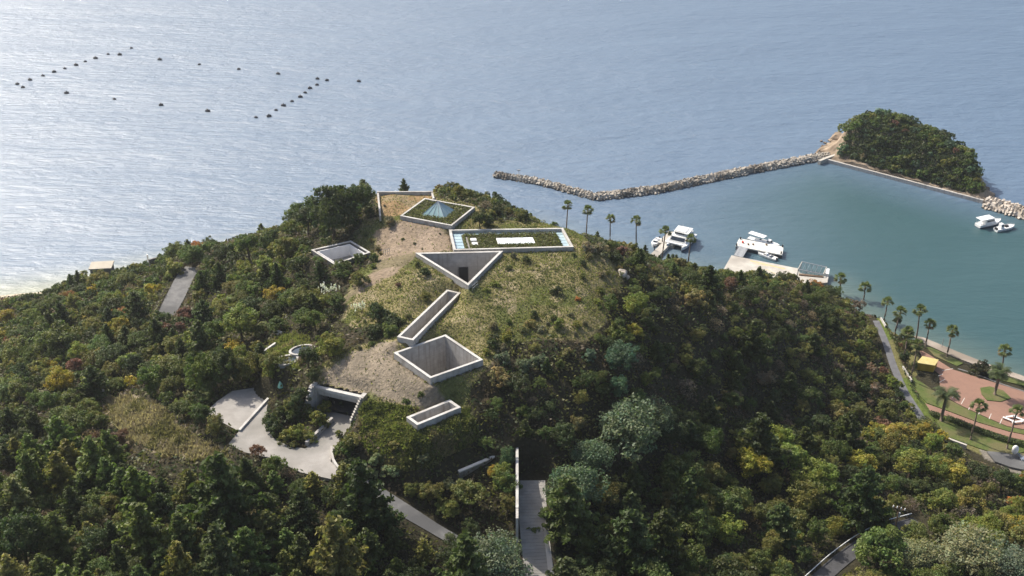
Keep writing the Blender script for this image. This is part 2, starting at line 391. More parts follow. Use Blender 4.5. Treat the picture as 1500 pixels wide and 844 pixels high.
M['buoy'] = surf('black_float', (.012, .014, .02), (.03, .034, .045), 3, .5)

def wet_band(m, z1=.38):
    n = m.node_tree; l = n.links; b = n.nodes['Principled BSDF']; src = b.inputs['Base Color'].links[0].from_socket; g = nd(n, 'ShaderNodeNewGeometry'); sp = nd(n, 'ShaderNodeSeparateXYZ'); l.new(g.outputs['Position'], sp.inputs[0])
    r = nd(n, 'ShaderNodeMapRange'); r.inputs['From Min'].default_value = z1 * .4; r.inputs['From Max'].default_value = z1; r.inputs['To Min'].default_value = .28; l.new(sp.outputs[2], r.inputs['Value'])
    v = nd(n, 'ShaderNodeVectorMath', operation='SCALE'); l.new(src, v.inputs[0]); l.new(r.outputs[0], v.inputs['Scale']); l.new(v.outputs[0], b.inputs['Base Color'])
for k_ in ('rock', 'rock_pale', 'rock_cliff'): wet_band(M[k_])
# ------------------------------------------------------------------ the headland
Z_PLATEAU = [(550,276),(638,278),(644,291),(698,303),(702,322),(770,328),(826,329),(848,342),(876,366),(912,382),(916,400),(905,432),(888,470),(860,500),(800,494),(740,508),(712,545),(690,575),(690,610),(655,640),(620,655),(560,650),(530,625),(528,590),(480,572),(452,562),(470,535),(515,508),(585,485),(585,470),(520,482),(500,468),(505,430),(525,400),(545,385),(545,372),(515,350),(530,325),(555,318)]
Z_GRAVEL1 = [(556,334),(600,322),(640,330),(664,342),(666,366),(640,372),(615,374),(575,402),(545,420),(515,437),(503,452),(497,440),(520,415),(550,392),(552,372),(545,352)]
Z_GRAVEL2 = [(470,545),(520,515),(582,497),(578,520),(634,568),(664,588),(612,606),(585,592),(530,575),(478,563)]
Z_GRAVEL3 = [(552,278),(636,279),(640,292),(588,316),(556,318)]
Z_FRONT = [(528,590),(600,600),(690,600),(700,640),(620,690),(560,690),(530,650)]
Z_MOUND = [(150,585),(190,580),(235,592),(262,625),(300,650),(335,660),(340,672),(300,676),(240,668),(195,652),(165,620)]
Z_BEACH_R = [(1336,490),(1400,518),(1500,558),(1640,612),(1640,600),(1500,542),(1400,506),(1338,480)]
Z_LAWN = [(1290,455),(1316,500),(1340,500),(1345,560),(1370,590),(1500,640),(1640,690),(1640,740),(1500,668),(1440,668),(1380,640),(1340,600),(1318,575),(1300,520),(1285,475)]
Z_YARD = [(1430,655),(1470,660),(1500,662),(1640,700),(1640,740),(1500,700),(1470,690),(1440,668)]
Z_POOL = [(405,498),(432,488),(462,500),(450,520),(440,545),(400,540),(388,520)]
_ppx, _ppy, _ = proj(GX, GY, H)
jx = _ppx + vnoise(GX, GY, 2.2, 11) * 5; jy = _ppy + vnoise(GX, GY, 2.2, 12) * 4
C = np.empty(H.shape + (3,)); C[:] = (.038, .034, .02)
def paint(zone, colr, soft=None):
    m = inpoly(jx, jy, zone); C[m] = colr; return m
far_side = GY > 262
n1 = vnoise(GX, GY, 6, 21); n2 = vnoise(GX, GY, 2.5, 22)
m = paint(Z_PLATEAU, (.15, .135, .06))
for q, cc in (((n1 > .12), (.20, .17, .085)), ((n1 < -.25), (.105, .115, .04)), ((n2 > .45), (.24, .20, .12))): C[m & q] = cc
m = paint(Z_FRONT, (.115, .11, .045)); C[m & (n2 > .2)] = (.17, .14, .07)
m = paint(Z_GRAVEL1, (.225, .175, .125)); C[m & (n2 > .25)] = (.27, .21, .155); C[m & (n1 < -.35)] = (.155, .13, .08)
m = paint(Z_GRAVEL2, (.185, .155, .115)); C[m & (n2 > .2)] = (.23, .19, .14)
m = paint(Z_GRAVEL3, (.25, .17, .09)); C[m & (n2 > .1)] = (.22, .17, .10)
m = paint(Z_MOUND, (.25, .21, .14)); C[m & (n2 > .2)] = (.18, .15, .095)
paint(Z_POOL, (.12, .12, .045)); m = paint(Z_LAWN, (.10, .13, .03)); C[m & (n1 > .2)] = (.15, .14, .055)
paint(Z_YARD, (.20, .18, .15)); paint(Z_BEACH_R, (.36, .30, .23))
sh = (H < 1.6) & (_ppx < 260); C[sh] = (.50, .43, .33)
sh = (H < 1.3) & (_ppx > 1330); C[sh] = (.33, .28, .22)
sh = (H < 0.1); C[sh] = (.25, .23, .17)
COURTS = {}
def court_pts(lst, z): return [tuple(P(x, y, z)[:2]) for x, y in lst]
COURTS['triangle'] = (court_pts([(608.7,370.3),(736.7,367.6),(686,418)], 53.3), 53.3, 0.44, 7.0)
COURTS['square'] = (court_pts([(576.6,516.5),(652.8,489.9),(707.8,526.8),(630.4,554)], 49.8), 49.8, 0.42, 10.0)
COURTS['slot'] = (court_pts([(581.7,493.2),(654.7,424.3),(674.9,428.6),(605.2,498.5)], 51.0), 51.0, 0.40, 6.5)
COURTS['small'] = (court_pts([(595.2,610.8),(658.8,585.2),(675.2,596.5),(611.2,622.6)], 46.6), 46.6, 0.45, 2.6)
COURTS['sky'] = (court_pts([(455.8,365.8),(513.9,352.4),(542.7,369.5),(490.4,387.6)], 50.6), 50.6, 0.34, 2.7)
COURTS['garden'] = (court_pts([(657.8,336.4),(824.8,333.8),(840.2,361.6),(664.8,366.3)], 53.2), 53.2, 0.40, 2.5)
COURTS['cone'] = (court_pts([(585.9,316.1),(622,290.2),(695.7,303.3),(661.6,330.6)], 53.9), 53.9, 0.34, 1.2)
_wn = np.zeros(H.shape); _wd = np.zeros(H.shape); _km = np.zeros(H.shape)
for k, (poly, z, t, dep) in COURTS.items():
    if k == 'garden' or k == 'cone' or k == 'sky' or True:
        d, _ = segdist(GX, GY, poly, True); ins = inpoly(GX, GY, poly)
        lift = z - (1.5 if k == 'small' else 1.15 if k == 'square' else 0.85)
        d = np.where(ins, 0, d); w_ = 1 / (d + .15) ** 2; _wn += w_ * lift; _wd += w_; _km = np.maximum(_km, 1 - sstep((d - 0.4) / 4.5))
H = H * (1 - _km) + _wn / _wd * _km
HH = H.copy()
for k, (poly, z, t, dep) in COURTS.items():
    d, _ = segdist(GX, GY, poly, True); HH = np.where(inpoly(GX, GY, poly) & (d > 0.12), z - dep - 1.0, HH)
# entrance portal recess: the forecourt runs in under the hill
PORT_IN = WP([(472,577),(526,588),(512,622),(446,605)], 36.5)
RIM = P(0, 0, 0)
V = np.c_[GX.ravel(), GY.ravel(), HH.ravel()]
ny, nx = GX.shape
idx = np.arange(nx * ny).reshape(ny, nx)
F = np.c_[idx[:-1, :-1].ravel(), idx[:-1, 1:].ravel(), idx[1:, 1:].ravel(), idx[1:, :-1].ravel()]
keep = HH[:-1, :-1].ravel() > -6.5
_q = np.stack([HH[:-1, :-1], HH[:-1, 1:], HH[1:, 1:], HH[1:, :-1]]); _pa = pa[:-1, :-1].ravel(); _pb = pb[:-1, :-1].ravel()
keep &= ~(((_q.max(0) - _q.min(0)).ravel() > .8) & (np.abs(_pa) < PLW / 2) & (_pb > -.5) & (_pb < 1.0))
keep &= ~((np.abs(_pa) < PLW / 2 - .3) & (_pb > -.4) & (_pb < .9))
F = F[keep]
m, n, b, l = newmat('hill_ground')
at = nd(n, 'ShaderNodeAttribute', attribute_name='ground'); g = nd(n, 'ShaderNodeNewGeometry')
t = nd(n, 'ShaderNodeTexNoise', Scale=1.6, Detail=6.0, Roughness=.7); l.new(g.outputs['Position'], t.inputs['Vector'])
mr = nd(n, 'ShaderNodeMapRange'); mr.inputs['From Min'].default_value = .3; mr.inputs['From Max'].default_value = .7; mr.inputs['To Min'].default_value = .6; mr.inputs['To Max'].default_value = 1.4
l.new(t.outputs['Fac'], mr.inputs['Value'])
vm = nd(n, 'ShaderNodeVectorMath', operation='SCALE'); l.new(at.outputs['Color'], vm.inputs[0]); l.new(mr.outputs[0], vm.inputs['Scale'])
l.new(vm.outputs[0], b.inputs['Base Color']); b.inputs['Roughness'].default_value = .95; b.inputs['Specular IOR Level'].default_value = .1
t2 = nd(n, 'ShaderNodeTexNoise', Scale=2.6, Detail=5.0); l.new(g.outputs['Position'], t2.inputs['Vector'])
bp = nd(n, 'ShaderNodeBump', Strength=.9, Distance=.25); l.new(t2.outputs['Fac'], bp.inputs['Height']); l.new(bp.outputs[0], b.inputs['Normal'])
M['ground'] = m
hill = link('hill', np_mesh('hill', V, F, {'ground': C.reshape(-1, 3)}, smooth=True), M['ground'])
tag(hill, kind='structure')
# land that carries on outside the picture: towards the camera, left and right
def skirt():
    xs = np.linspace(-420, 480, 151); ys = np.linspace(-160, Y0 + 1, 60)
    sx, sy = np.meshgrid(xs, ys); k = sstep((Y0 - sy) / 120)
    z = bil(CH, X0, Y0, cg, np.clip(sx, X0, X1), np.full(sx.shape, Y0)); z = z * (1 - k) + (22 + vnoise(sx, sy, 60, 5) * 8) * k - 0.4
    i2 = np.arange(sx.size).reshape(sx.shape); F2 = np.c_[i2[:-1, :-1].ravel(), i2[:-1, 1:].ravel(), i2[1:, 1:].ravel(), i2[1:, :-1].ravel()]
    c2 = np.empty((sx.size, 3)); c2[:] = (.038, .034, .02)
    o = link('hill', np_mesh('hill_inland', np.c_[sx.ravel(), sy.ravel(), z.ravel()], F2, {'ground': c2}, smooth=True), M['ground']); tag(o, kind='structure')
skirt()

# ------------------------------------------------------------------ the sea
def axis(a0, a1, s, ext, gr=1.12):
    c = list(np.arange(a0, a1 + s, s)); st = s; hi = c[-1]; lo = c[0]
    while hi < ext: st *= gr; hi += st; c.append(hi); 
    st = s
    while lo > -ext: st *= gr; lo -= st; c.insert(0, lo)
    return np.array(c)
wx = axis(-280, 320, 3.0, 9000); wy = axis(180, 640, 3.0, 9000)
WX, WY = np.meshgrid(wx, wy)
i2 = np.arange(WX.size).reshape(WX.shape); F2 = np.c_[i2[:-1, :-1].ravel(), i2[:-1, 1:].ravel(), i2[1:, 1:].ravel(), i2[1:, :-1].ravel()]
BW1 = [tuple(P(x, y, 0)) for x, y in [(726,258),(790,268),(873,291)]]
BW2 = [tuple(P(x, y, 0)) for x, y in [(873,291),(960,280),(1060,259),(1130,245),(1212,230)]]
ISL_F = [tuple(P(x, y, 0)) for x, y in [(1206,237),(1322,269),(1408,292.5),(1441,299)]]
BAY = BW2 + ISL_F[1:] + [tuple(P(x, y, 0)) for x, y in [(1500,318),(1700,370),(1900,800),(1300,560),(1100,440),(860,380),(800,345)]]
d, _ = segdist(WX, WY, BW2 + ISL_F, False); inb = inpoly(WX, WY, BAY)
bayk = np.where(inb, sstep(.35 + d / 40), 0)
d0, _ = segdist(WX, WY, [tuple(P(x, y, 0)) for x, y in SHORE]); shal = np.clip(1 - d0 / 16, 0, 1) ** 1.5
d1, _ = segdist(WX, WY, [tuple(P(x, y, 0)) for x, y in [(780,333),(860,345),(873,291)]])
bayk = bayk * sstep(d1 / 105 + .12)
wp_x, wp_y, _ = proj(WX, WY, 0 * WX)
deep = np.array((.090, .146, .222)); bay = np.array((.018, .066, .070)); sandy = np.array((.20, .22, .15))
WC = deep * (1 - bayk[..., None]) + bay * bayk[..., None]
shk = shal * np.where(WX < -60, 1.0, .35)
WC = WC * (1 - shk[..., None]) + sandy * shk[..., None]
m, n, b, l = newmat('sea_water'); at = nd(n, 'ShaderNodeAttribute', attribute_name='water'); g = nd(n, 'ShaderNodeNewGeometry')
l.new(at.outputs['Color'], b.inputs['Base Color']); b.inputs['Roughness'].default_value = .45; b.inputs['IOR'].default_value = 1.40
b.inputs['Specular IOR Level'].default_value = 1.0
mp = nd(n, 'ShaderNodeMapping'); mp.inputs['Scale'].default_value = (.42, 1.15, 1.0); mp.inputs['Rotation'].default_value = (0, 0, .12); l.new(g.outputs['Position'], mp.inputs['Vector'])
wv = nd(n, 'ShaderNodeTexNoise', Scale=.36, Detail=8.0, Roughness=.6, Distortion=.3); l.new(mp.outputs[0], wv.inputs['Vector'])
wv2 = nd(n, 'ShaderNodeTexNoise', Scale=.035, Detail=3.0); l.new(mp.outputs[0], wv2.inputs['Vector'])
am = nd(n, 'ShaderNodeMath', operation='MULTIPLY_ADD'); l.new(wv2.outputs['Fac'], am.inputs[0]); am.inputs[1].default_value = 3.0; l.new(wv.outputs['Fac'], am.inputs[2])
# the sheltered bay is calmer
cal = nd(n, 'ShaderNodeAttribute', attribute_name='calm'); cm = nd(n, 'ShaderNodeMapRange'); l.new(cal.outputs['Fac'], cm.inputs['Value']); cm.inputs['To Min'].default_value = .6; cm.inputs['To Max'].default_value = .22
bp = nd(n, 'ShaderNodeBump', Distance=1.6); l.new(cm.outputs[0], bp.inputs['Strength']); l.new(am.outputs[0], bp.inputs['Height']); l.new(bp.outputs[0], b.inputs['Normal'])
sp2 = nd(n, 'ShaderNodeTexNoise', Scale=1.3, Detail=5.0, Roughness=.75); l.new(mp.outputs[0], sp2.inputs['Vector']); b2_ = nd(n, 'ShaderNodeBump', Strength=1.0, Distance=.45); l.new(sp2.outputs['Fac'], b2_.inputs['Height']); l.new(b2_.outputs[0], b.inputs['Coat Normal'])
b.inputs['Coat Weight'].default_value = .14; b.inputs['Coat Roughness'].default_value = .07; b.inputs['Coat IOR'].default_value = 1.33
M['water'] = m
wm = np_mesh('sea', np.c_[WX.ravel(), WY.ravel(), 0 * WX.ravel()], F2, {'water': WC.reshape(-1, 3), 'calm': np.repeat(bayk.reshape(-1, 1), 3, 1)})
sea = link('sea', wm, M['water']); tag(sea, kind='structure')
bed = MB().box((0, 0, -12), (18000, 18000, .5)).build('seabed', surf('seabed_sand', (.1, .1, .07), (.16, .15, .1), .1)); tag(bed, kind='structure')

# the breaking edge at the left beach
foam = [G(-60, 431), G(0, 428.5), G(40, 426), G(110, 417)]
foam = [(q[0], q[1], .03) for q in foam]

# ------------------------------------------------------------------ roads and paved places
fc = MB(); n_ = len(FORECOURT); fc.prism([p[:2] for p in FORECOURT], 40.5, 41.02)
tag(fc.build('forecourt_paving', M['paving']), kind='structure')
tag(strip_obj('access_road', COURTROAD, [1.7, 1.5, 1.1, 1.05, 1.1], M['asphalt'], .06), kind='structure')
tag(strip_obj('coast_road', LEFTROAD, [1.9, 2.1, 2.1, 1.9], M['asphalt'], .06), kind='structure')
tag(strip_obj('service_road', SERVICE, 1.35, M['asphalt_dark'], .06), kind='structure')
tag(strip_obj('side_road', SIDEROAD, [.8, .85, .9, .9], surf('shaded_asphalt', (.11, .11, .115), (.16, .16, .165), .8, .9, coords='World'), .06), kind='structure')
tag(strip_obj('shore_walkway', WALK, 1.2, M['quay'], .06), kind='structure')
# the ramp path: concrete bays with joints
Lf, Rt, L, N = ribbon(PATH, 2.15, .06, .6); pm = MB()
for i in range(len(L) - 1):
    a_, b_ = Lf[i], Lf[i + 1]; c_, d_ = Rt[i + 1], Rt[i]; g_ = .055
    a2 = a_ + (b_ - a_) * g_; d2 = d_ + (c_ - d_) * g_
    pm.add([a2, b_, c_, d2, a2 - [0,0,.2], b_ - [0,0,.2], c_ - [0,0,.2], d2 - [0,0,.2]], [(3,2,1,0), (4,5,6,7), (0,1,5,4), (2,3,7,6), (1,2,6,5), (3,0,4,7)])
tag(pm.build('ramp_path', M['paving']), kind='structure')
# brick plaza
m, n, b, l = newmat('terracotta_pavers'); g = nd(n, 'ShaderNodeNewGeometry')
br = nd(n, 'ShaderNodeTexBrick', Scale=2.0); br.inputs['Color1'].default_value = (.26, .135, .095, 1); br.inputs['Color2'].default_value = (.20, .105, .075, 1); br.inputs['Mortar'].default_value = (.22, .16, .12, 1)
l.new(g.outputs['Position'], br.inputs['Vector']); tn = nd(n, 'ShaderNodeTexNoise', Scale=.35, Detail=6.0, Roughness=.65); l.new(g.outputs['Position'], tn.inputs['Vector'])
mr = nd(n, 'ShaderNodeMapRange'); l.new(tn.outputs['Fac'], mr.inputs['Value']); mr.inputs['From Min'].default_value = .35; mr.inputs['From Max'].default_value = .7
mx = nd(n, 'ShaderNodeMix', data_type='RGBA'); l.new(mr.outputs[0], mx.inputs[0]); l.new(br.outputs[0], mx.inputs[6]); mx.inputs[7].default_value = (.27, .155, .11, 1)
l.new(mx.outputs[2], b.inputs['Base Color']); b.inputs['Roughness'].default_value = .9; M['pavers'] = m
ZP = 2.6
def flat(name, lst, z, mat, z0=None, kind='structure'):
    o = MB().prism([tuple(P(x, y, z)[:2]) for x, y in lst], z - (.3 if z0 is None else z - z0), z).build(name, mat); 
    if kind: tag(o, kind=kind)
    return o
flat('plaza_paving', [(1347,512),(1362,520),(1395,541),(1430,552),(1462,562),(1500,574),(1640,625),(1640,680),(1500,629),(1475,624),(1447,612),(1410,595),(1388,583),(1377,568),(1376,548),(1352,530)], ZP, M['pavers'])
flat('footpath_paving', [(1344,588),(1353,590),(1391,603.5),(1434,619.5),(1478,632.5),(1500,637),(1640,688),(1640,697),(1500,645),(1478,640),(1434,626),(1391,610.5),(1362,603),(1350,606)], ZP, M['pavers'])
lawnm = surf('mown_grass', (.065, .095, .02), (.11, .13, .035), 1.3, .95, .8, 6, c3=(.13, .12, .05), coords='World')
flat('lawn', [(1377,570),(1388,584),(1410,596),(1447,613),(1475,625),(1500,630),(1640,681),(1640,687),(1500,636),(1478,631.5),(1434,618.5),(1391,602.5),(1358,590),(1342,574),(1322,556),(1320,545),(1350,560),(1372,575)], ZP + .12, lawnm)
flat('lawn', [(1357,509),(1364,509),(1400,526),(1411,532),(1402,536),(1370,522)], ZP + .12, lawnm)
flat('lawn', [(1421,541),(1440,540),(1475,551),(1500,559),(1640,606),(1640,614),(1500,565),(1462,556)], ZP + .12, lawnm)
flat('lawn', [(1372,616),(1391,617),(1434,634),(1478,650),(1500,656),(1500,662),(1470,668),(1430,655),(1390,640),(1374,628)], ZP + .1, lawnm)
flat('flower_bed', [(1436,568),(1450,566),(1470,572),(1481,583),(1466,588),(1446,586),(1438,577)], ZP + .16, lawnm)
flat('promenade', [(1338,492),(1352,494),(1400,514),(1450,534),(1500,551),(1640,600),(1640,607),(1500,558),(1445,540),(1395,522),(1350,502)], 1.9, surf('pebbly_concrete', (.30, .255, .21), (.40, .345, .29), .8, .95, .5, 4, c3=(.24, .2, .16), coords='World'))
kerbl = [tuple(P(x, y, ZP)) for x, y in [(1403,540),(1430,548),(1465,562),(1500,573),(1600,608)]]
tag(strip_obj('drain_channel', kerbl, .22, M['asphalt'], .012), kind='structure')
ln = MB()
for (x1, y1, x2, y2) in [(1420,597,1417,606),(1436,600,1432,611),(1452,606,1447,618),(1395,583,1402,574),(1408,592,1413,583),(1376,560,1384,556),(1374,551,1381,548),(1468,613,1464,622),(1380,543,1396,540)]:
    a_, b_ = P(x1, y1, ZP), P(x2, y2, ZP); dd = (b_ - a_)[:2]; nn = np.array([-dd[1], dd[0]]) / np.linalg.norm(dd) * .07
    ln.prism([(a_[0]-nn[0], a_[1]-nn[1]), (b_[0]-nn[0], b_[1]-nn[1]), (b_[0]+nn[0], b_[1]+nn[1]), (a_[0]+nn[0], a_[1]+nn[1])], ZP - .01, ZP + .006)
tag(ln.build('parking_lines', M['white_line']), kind='structure')
flat('yard_paving', [(1446,661),(1462,662),(1500,668),(1640,712),(1640,730),(1500,688),(1480,684),(1458,676)], 3.0, M['asphalt'], 1.0)

# ------------------------------------------------------------------ quay
q = MB().prism([p[:2] for p in WP([(1071.5,374),(1169.5,393.4),(1163,420),(1157,424),(1052,404),(1058,398)], 1.4)], -3, 1.4)
quay = q.build('quay', M['quay']); tag(quay, kind='structure')
q2 = MB().prism([p[:2] for p in WP([(1169.2,394.6),(1172,400),(1207,405),(1214,403.2),(1212,414),(1163.5,419)], 1.15)], -3, 1.15)
tag(q2.build('quay', M['quay']), kind='structure')
ym = MB()
def yline(x1, y1, x2, y2, w_=.16, z=1.4, mb=ym):
    a_, b_ = P(x1, y1, z), P(x2, y2, z); dd = (b_ - a_)[:2]; nn = np.array([-dd[1], dd[0]]) / np.linalg.norm(dd) * w_
    mb.prism([(a_[0]-nn[0], a_[1]-nn[1]), (b_[0]-nn[0], b_[1]-nn[1]), (b_[0]+nn[0], b_[1]+nn[1]), (a_[0]+nn[0], a_[1]+nn[1])], z - .01, z + .005)
for s in [(1099,382,1150,394,.28),(1104,386,1125,390,.12),(1108,398,1124,395,.1),(1124,395,1136,401,.1),(1108,398,1116,402,.1)]: yline(*s)
tag(ym.build('quay_markings', M['yellow_line']), kind='structure')
M['room_floor'] = surf('beige_stone_floor', (.30, .27, .23), (.36, .33, .28), .5, .8)
# ------------------------------------------------------------------ museum courts sunk in the hilltop
def court(name, key, label, cat, wall_mat='concrete', floor_mat='asphalt', group=None):
    poly, z, t, dep = COURTS[key]; n_ = len(poly); c = np.mean(poly, axis=0)
    root = empty(name, (c[0], c[1], z)); tag(root, label, cat, group)
    po = [(p[0] - c[0], p[1] - c[1]) for p in poly]; pi = inset(po, t)
    ar = sum(po[i][0] * po[(i+1) % n_][1] - po[(i+1) % n_][0] * po[i][1] for i in range(n_))
    if ar < 0: po = po[::-1]; pi = inset(po, t)
    MB().ring(po, pi, -dep, -.12).build('wall', M[wall_mat], root)
    po2, pi2 = inset(po, -.03), inset(po, t + .03)
    MB().ring(po2, pi2, -.118, 0).build('coping', M['concrete_rim'], root, bevel=.02)
    MB().prism(inset(po, t * .5), -dep - .3, -dep + .003).build('floor', M[floor_mat], root)
    return root, po, pi, c, z, dep
tri, po, pi, c, z, dep = court('triangular_courtyard', 'triangle', 'open triangular concrete courtyard sunk in the hilltop with a dark doorway in its back wall', 'courtyard')
# doorway in the back wall: its shade is a black panel between concrete jambs
bk = [p for p in pi]; A_ = P(608.7,370.3,z)[:2] - c; B_ = P(736.7,367.6,z)[:2] - c
u = (B_ - A_) / np.linalg.norm(B_ - A_); nrm = np.array([u[1], -u[0]])
dc = P(678.5, 371, z)[:2] - c; k_ = np.dot(dc - A_, u); base = A_ + u * k_ + nrm * .58
ang = math.atan2(u[1], u[0])
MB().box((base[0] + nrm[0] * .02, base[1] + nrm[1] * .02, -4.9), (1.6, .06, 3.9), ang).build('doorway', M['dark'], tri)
for s_ in (-.86, .86): MB().box((base[0] + u[0] * s_ + nrm[0] * .06, base[1] + u[1] * s_ + nrm[1] * .06, -4.9), (.12, .14, 3.98), ang).build('door_jamb', M['concrete_dark'], tri)
court('square_courtyard', 'square', 'deep square concrete light well with tall board marked walls in the gravel terrace', 'courtyard')
court('slot_courtyard', 'slot', 'long narrow concrete slot opening running diagonally between the triangle and the square well', 'courtyard')
sm, po, pi, c, z, dep = court('small_courtyard', 'small', 'shallow small rectangular concrete opening on the front slope, nearest the bottom of the hill', 'courtyard', floor_mat='grey')
for k_ in range(5):
    f_ = (k_ + 1) / 6; i0 = [i for i in range(4)]
    e = [np.array(pi[i]) for i in range(4)]
    L01 = np.linalg.norm(e[1] - e[0]); L12 = np.linalg.norm(e[2] - e[1])
    if L01 > L12: a_, b_ = e[0] + (e[1] - e[0]) * .02, e[0] + (e[1] - e[0]) * .98; a2, b2 = e[3] + (e[2]-e[3]) * .02, e[3] + (e[2] - e[3]) * .98
    else: a_, b_ = e[1] + (e[2] - e[1]) * .02, e[1] + (e[2] - e[1]) * .98; a2, b2 = e[0] + (e[3]-e[0]) * .02, e[0] + (e[3] - e[0]) * .98
    p0, p1 = a_ * (1 - f_) + a2 * f_, b_ * (1 - f_) + b2 * f_; m_ = (p0 + p1) / 2
    MB().box((m_[0], m_[1], -dep + .06), (np.linalg.norm(p1 - p0), .08, .1), math.atan2(*(p1 - p0)[::-1])).build('floor_joint', M['steel'], sm)
# the white-lined sky room
sr, po, pi, c, z, dep = court('sky_room_opening', 'sky', 'square roof opening with a white lined room below on the left edge of the hilltop', 'skylight', 'concrete_dark', 'room_floor')
g0, g1 = inset(po, .34 + .40), inset(po, .34 + .54)
MB().ring(inset(po, .35), g0, -.9, -.75).build('gutter', M['concrete_dark'], sr)
lining = surf('white_plaster_lining', (.70, .69, .68), (.78, .77, .76), .8, .7)
MB().ring(g0, g1, -dep + .01, -.28).build('lining', lining, sr)
def _bar(par, pts_, r_, n_): MB().tube(pts_, r_, n_).build('glazing_bar', M['steel'], par)
# planted roof garden with glass channel
gd, po, pi, c, z, dep = court('roof_garden', 'garden', 'long rectangular roof garden inside a concrete kerb with glazed strips and a white skylight', 'roof garden')
glass = surf('pale_blue_glass', (.30, .42, .47), (.42, .54, .58), .6, .12, spec=.8)
e = [np.array(P(x, y, z)[:2] - c) for x, y in [(657.8,336.4),(824.8,333.8),(840.2,361.6),(664.8,366.3)]]
def bi(s_, t_): return tuple((e[0] * (1 - s_) + e[1] * s_) * (1 - t_) + (e[3] * (1 - s_) + e[2] * s_) * t_)
def quadp(s0, s1, t0, t1): return [bi(s0, t0), bi(s1, t0), bi(s1, t1), bi(s0, t1)]
MB().prism(quadp(.10, .925, .18, .955), -dep, -.42).build('planting_bed', surf('garden_soil', (.05, .045, .02), (.10, .10, .04), 2, .95), gd)
for (s0, s1, t0, t1) in [(.02, .098, .05, .96), (.927, .985, .05, .96), (.10, .925, .05, .172)]:
    o = MB(); p = quadp(s0, s1, t0, t1); 
    o.prism(p, -.9, -.62); o.build('glass_strip', glass, gd)
for i in range(1, 6):
    a_, b_ = bi(.02, .05 + .91 * i / 6), bi(.098, .05 + .91 * i / 6); _bar(gd, [(a_[0], a_[1], -.6), (b_[0], b_[1], -.6)], .035, 4)
    a_, b_ = bi(.927, .05 + .91 * i / 6), bi(.985, .05 + .91 * i / 6); _bar(gd, [(a_[0], a_[1], -.6), (b_[0], b_[1], -.6)], .035, 4)
for i in range(1, 14):
    s_ = .10 + .825 * i / 14; a_, b_ = bi(s_, .05), bi(s_, .172); _bar(gd, [(a_[0], a_[1], -.6), (b_[0], b_[1], -.6)], .035, 4)
def sky_panel(s0, s1, t0, t1, nm='skylight_panel', par=gd):
    p = quadp(s0, s1, t0, t1); MB().prism(p, -.5, -.2).build(nm, M['white'], par)
    pin = inset(p, .15); return MB().prism(pin, -.25, -.185).build('glass_pane', surf('frosted_glass', (.62, .68, .70), (.70, .75, .77), 1, .2, spec=.6), par)
sky_panel(.385, .70, .42, .73)
sky_panel(.165, .215, .40, .52); sky_panel(.168, .215, .60, .72)
MB().prism(quadp(.128, .142, .30, .95), -.43, -.36).build('stepping_strip', M['paving'], gd)
# pyramid skylight
cn, po, pi, c, z, dep = court('pyramid_skylight', 'cone', 'glass pyramid skylight rising from a planted diamond shaped concrete kerb', 'skylight')
MB().prism(inset(po, .5), -dep, -.32).build('planting_bed', surf('garden_soil_dry', (.06, .05, .025), (.12, .11, .05), 2, .95), cn)
bz = z - .3
bp_ = [P(617, 315.5, bz) - [c[0], c[1], z], P(651, 320.5, bz) - [c[0], c[1], z], P(667, 308.5, bz) - [c[0], c[1], z], P(634, 303.8, bz) - [c[0], c[1], z]]
ctr = np.mean(bp_, axis=0); apx = P(641, 294.2, z + 1.6) - [c[0], c[1], z]
ap = np.array([ctr[0] * .75 + apx[0] * .25, ctr[1] * .75 + apx[1] * .25, 2.1])
g_ = MB(); g_.add([tuple(q) for q in bp_] + [tuple(ap)], [(0,1,4),(1,2,4),(2,3,4),(3,0,4),(3,2,1,0)]); g_.build('glass_pane', surf('green_glass', (.25, .38, .38), (.36, .50, .50), .6, .1, spec=.9), cn)
for i in range(4):
    for k_ in range(4):
        q = bp_[i] + (bp_[(i + 1) % 4] - bp_[i]) * k_ / 4; _bar(cn, [tuple(q + [0, 0, .03]), tuple(ap + [0, 0, .02])], .045, 4)
# planted roof with kerb at the back
kz = 53.7
rt = empty('roof_terrace', tuple(P(596, 300, kz))); tag(rt, 'flat terrace of dry orange grass inside thin concrete kerbs behind the pyramid', 'roof terrace')
o_ = P(596, 300, kz)
def kerb(x1, y1, x2, y2, w_=.35):
    a_, b_ = P(x1, y1, kz) - o_, P(x2, y2, kz) - o_; m_ = (a_ + b_) / 2; d_ = b_ - a_
    MB().box((m_[0], m_[1], -.55), (np.linalg.norm(d_[:2]) + w_, w_, 1.1), math.atan2(d_[1], d_[0])).build('kerb', M['concrete_rim'], rt)
kerb(553.2,280.9,632.8,280.3); kerb(553.6,283,557,316); kerb(633,282.6,635.2,290)

# ------------------------------------------------------------------ entrance portal
pz = PZ
pr = empty('entrance_portal', tuple(P(495, 590, pz))); tag(pr, 'concrete vehicle entrance cut into the hill with a long double lintel and stepped side walls', 'building entrance')
O = P(495, 590, pz)
def WL(x, y, zz): return P(x, y, zz) - O
zl = PLZ
LA, LB = WL(461, 567, zl), WL(528, 582, zl)
u = (LB - LA)[:2]; Lw = np.linalg.norm(u); u = u / Lw; v_ = np.array([-u[1], u[0]]); ang = math.atan2(u[1], u[0]); mid = (LA + LB)[:2] / 2
MB().box((mid[0] + v_[0] * .3, mid[1] + v_[1] * .3, zl - pz - .3), (Lw, .7, .6), ang).build('lintel', M['concrete_rim'], pr, bevel=.02)
MB().box((mid[0] + v_[0] * .95, mid[1] + v_[1] * .95, zl - pz - 1.05), (Lw - .1, 1.3, .95), ang).build('lintel_beam', M['concrete'], pr)
dpt = 16.0
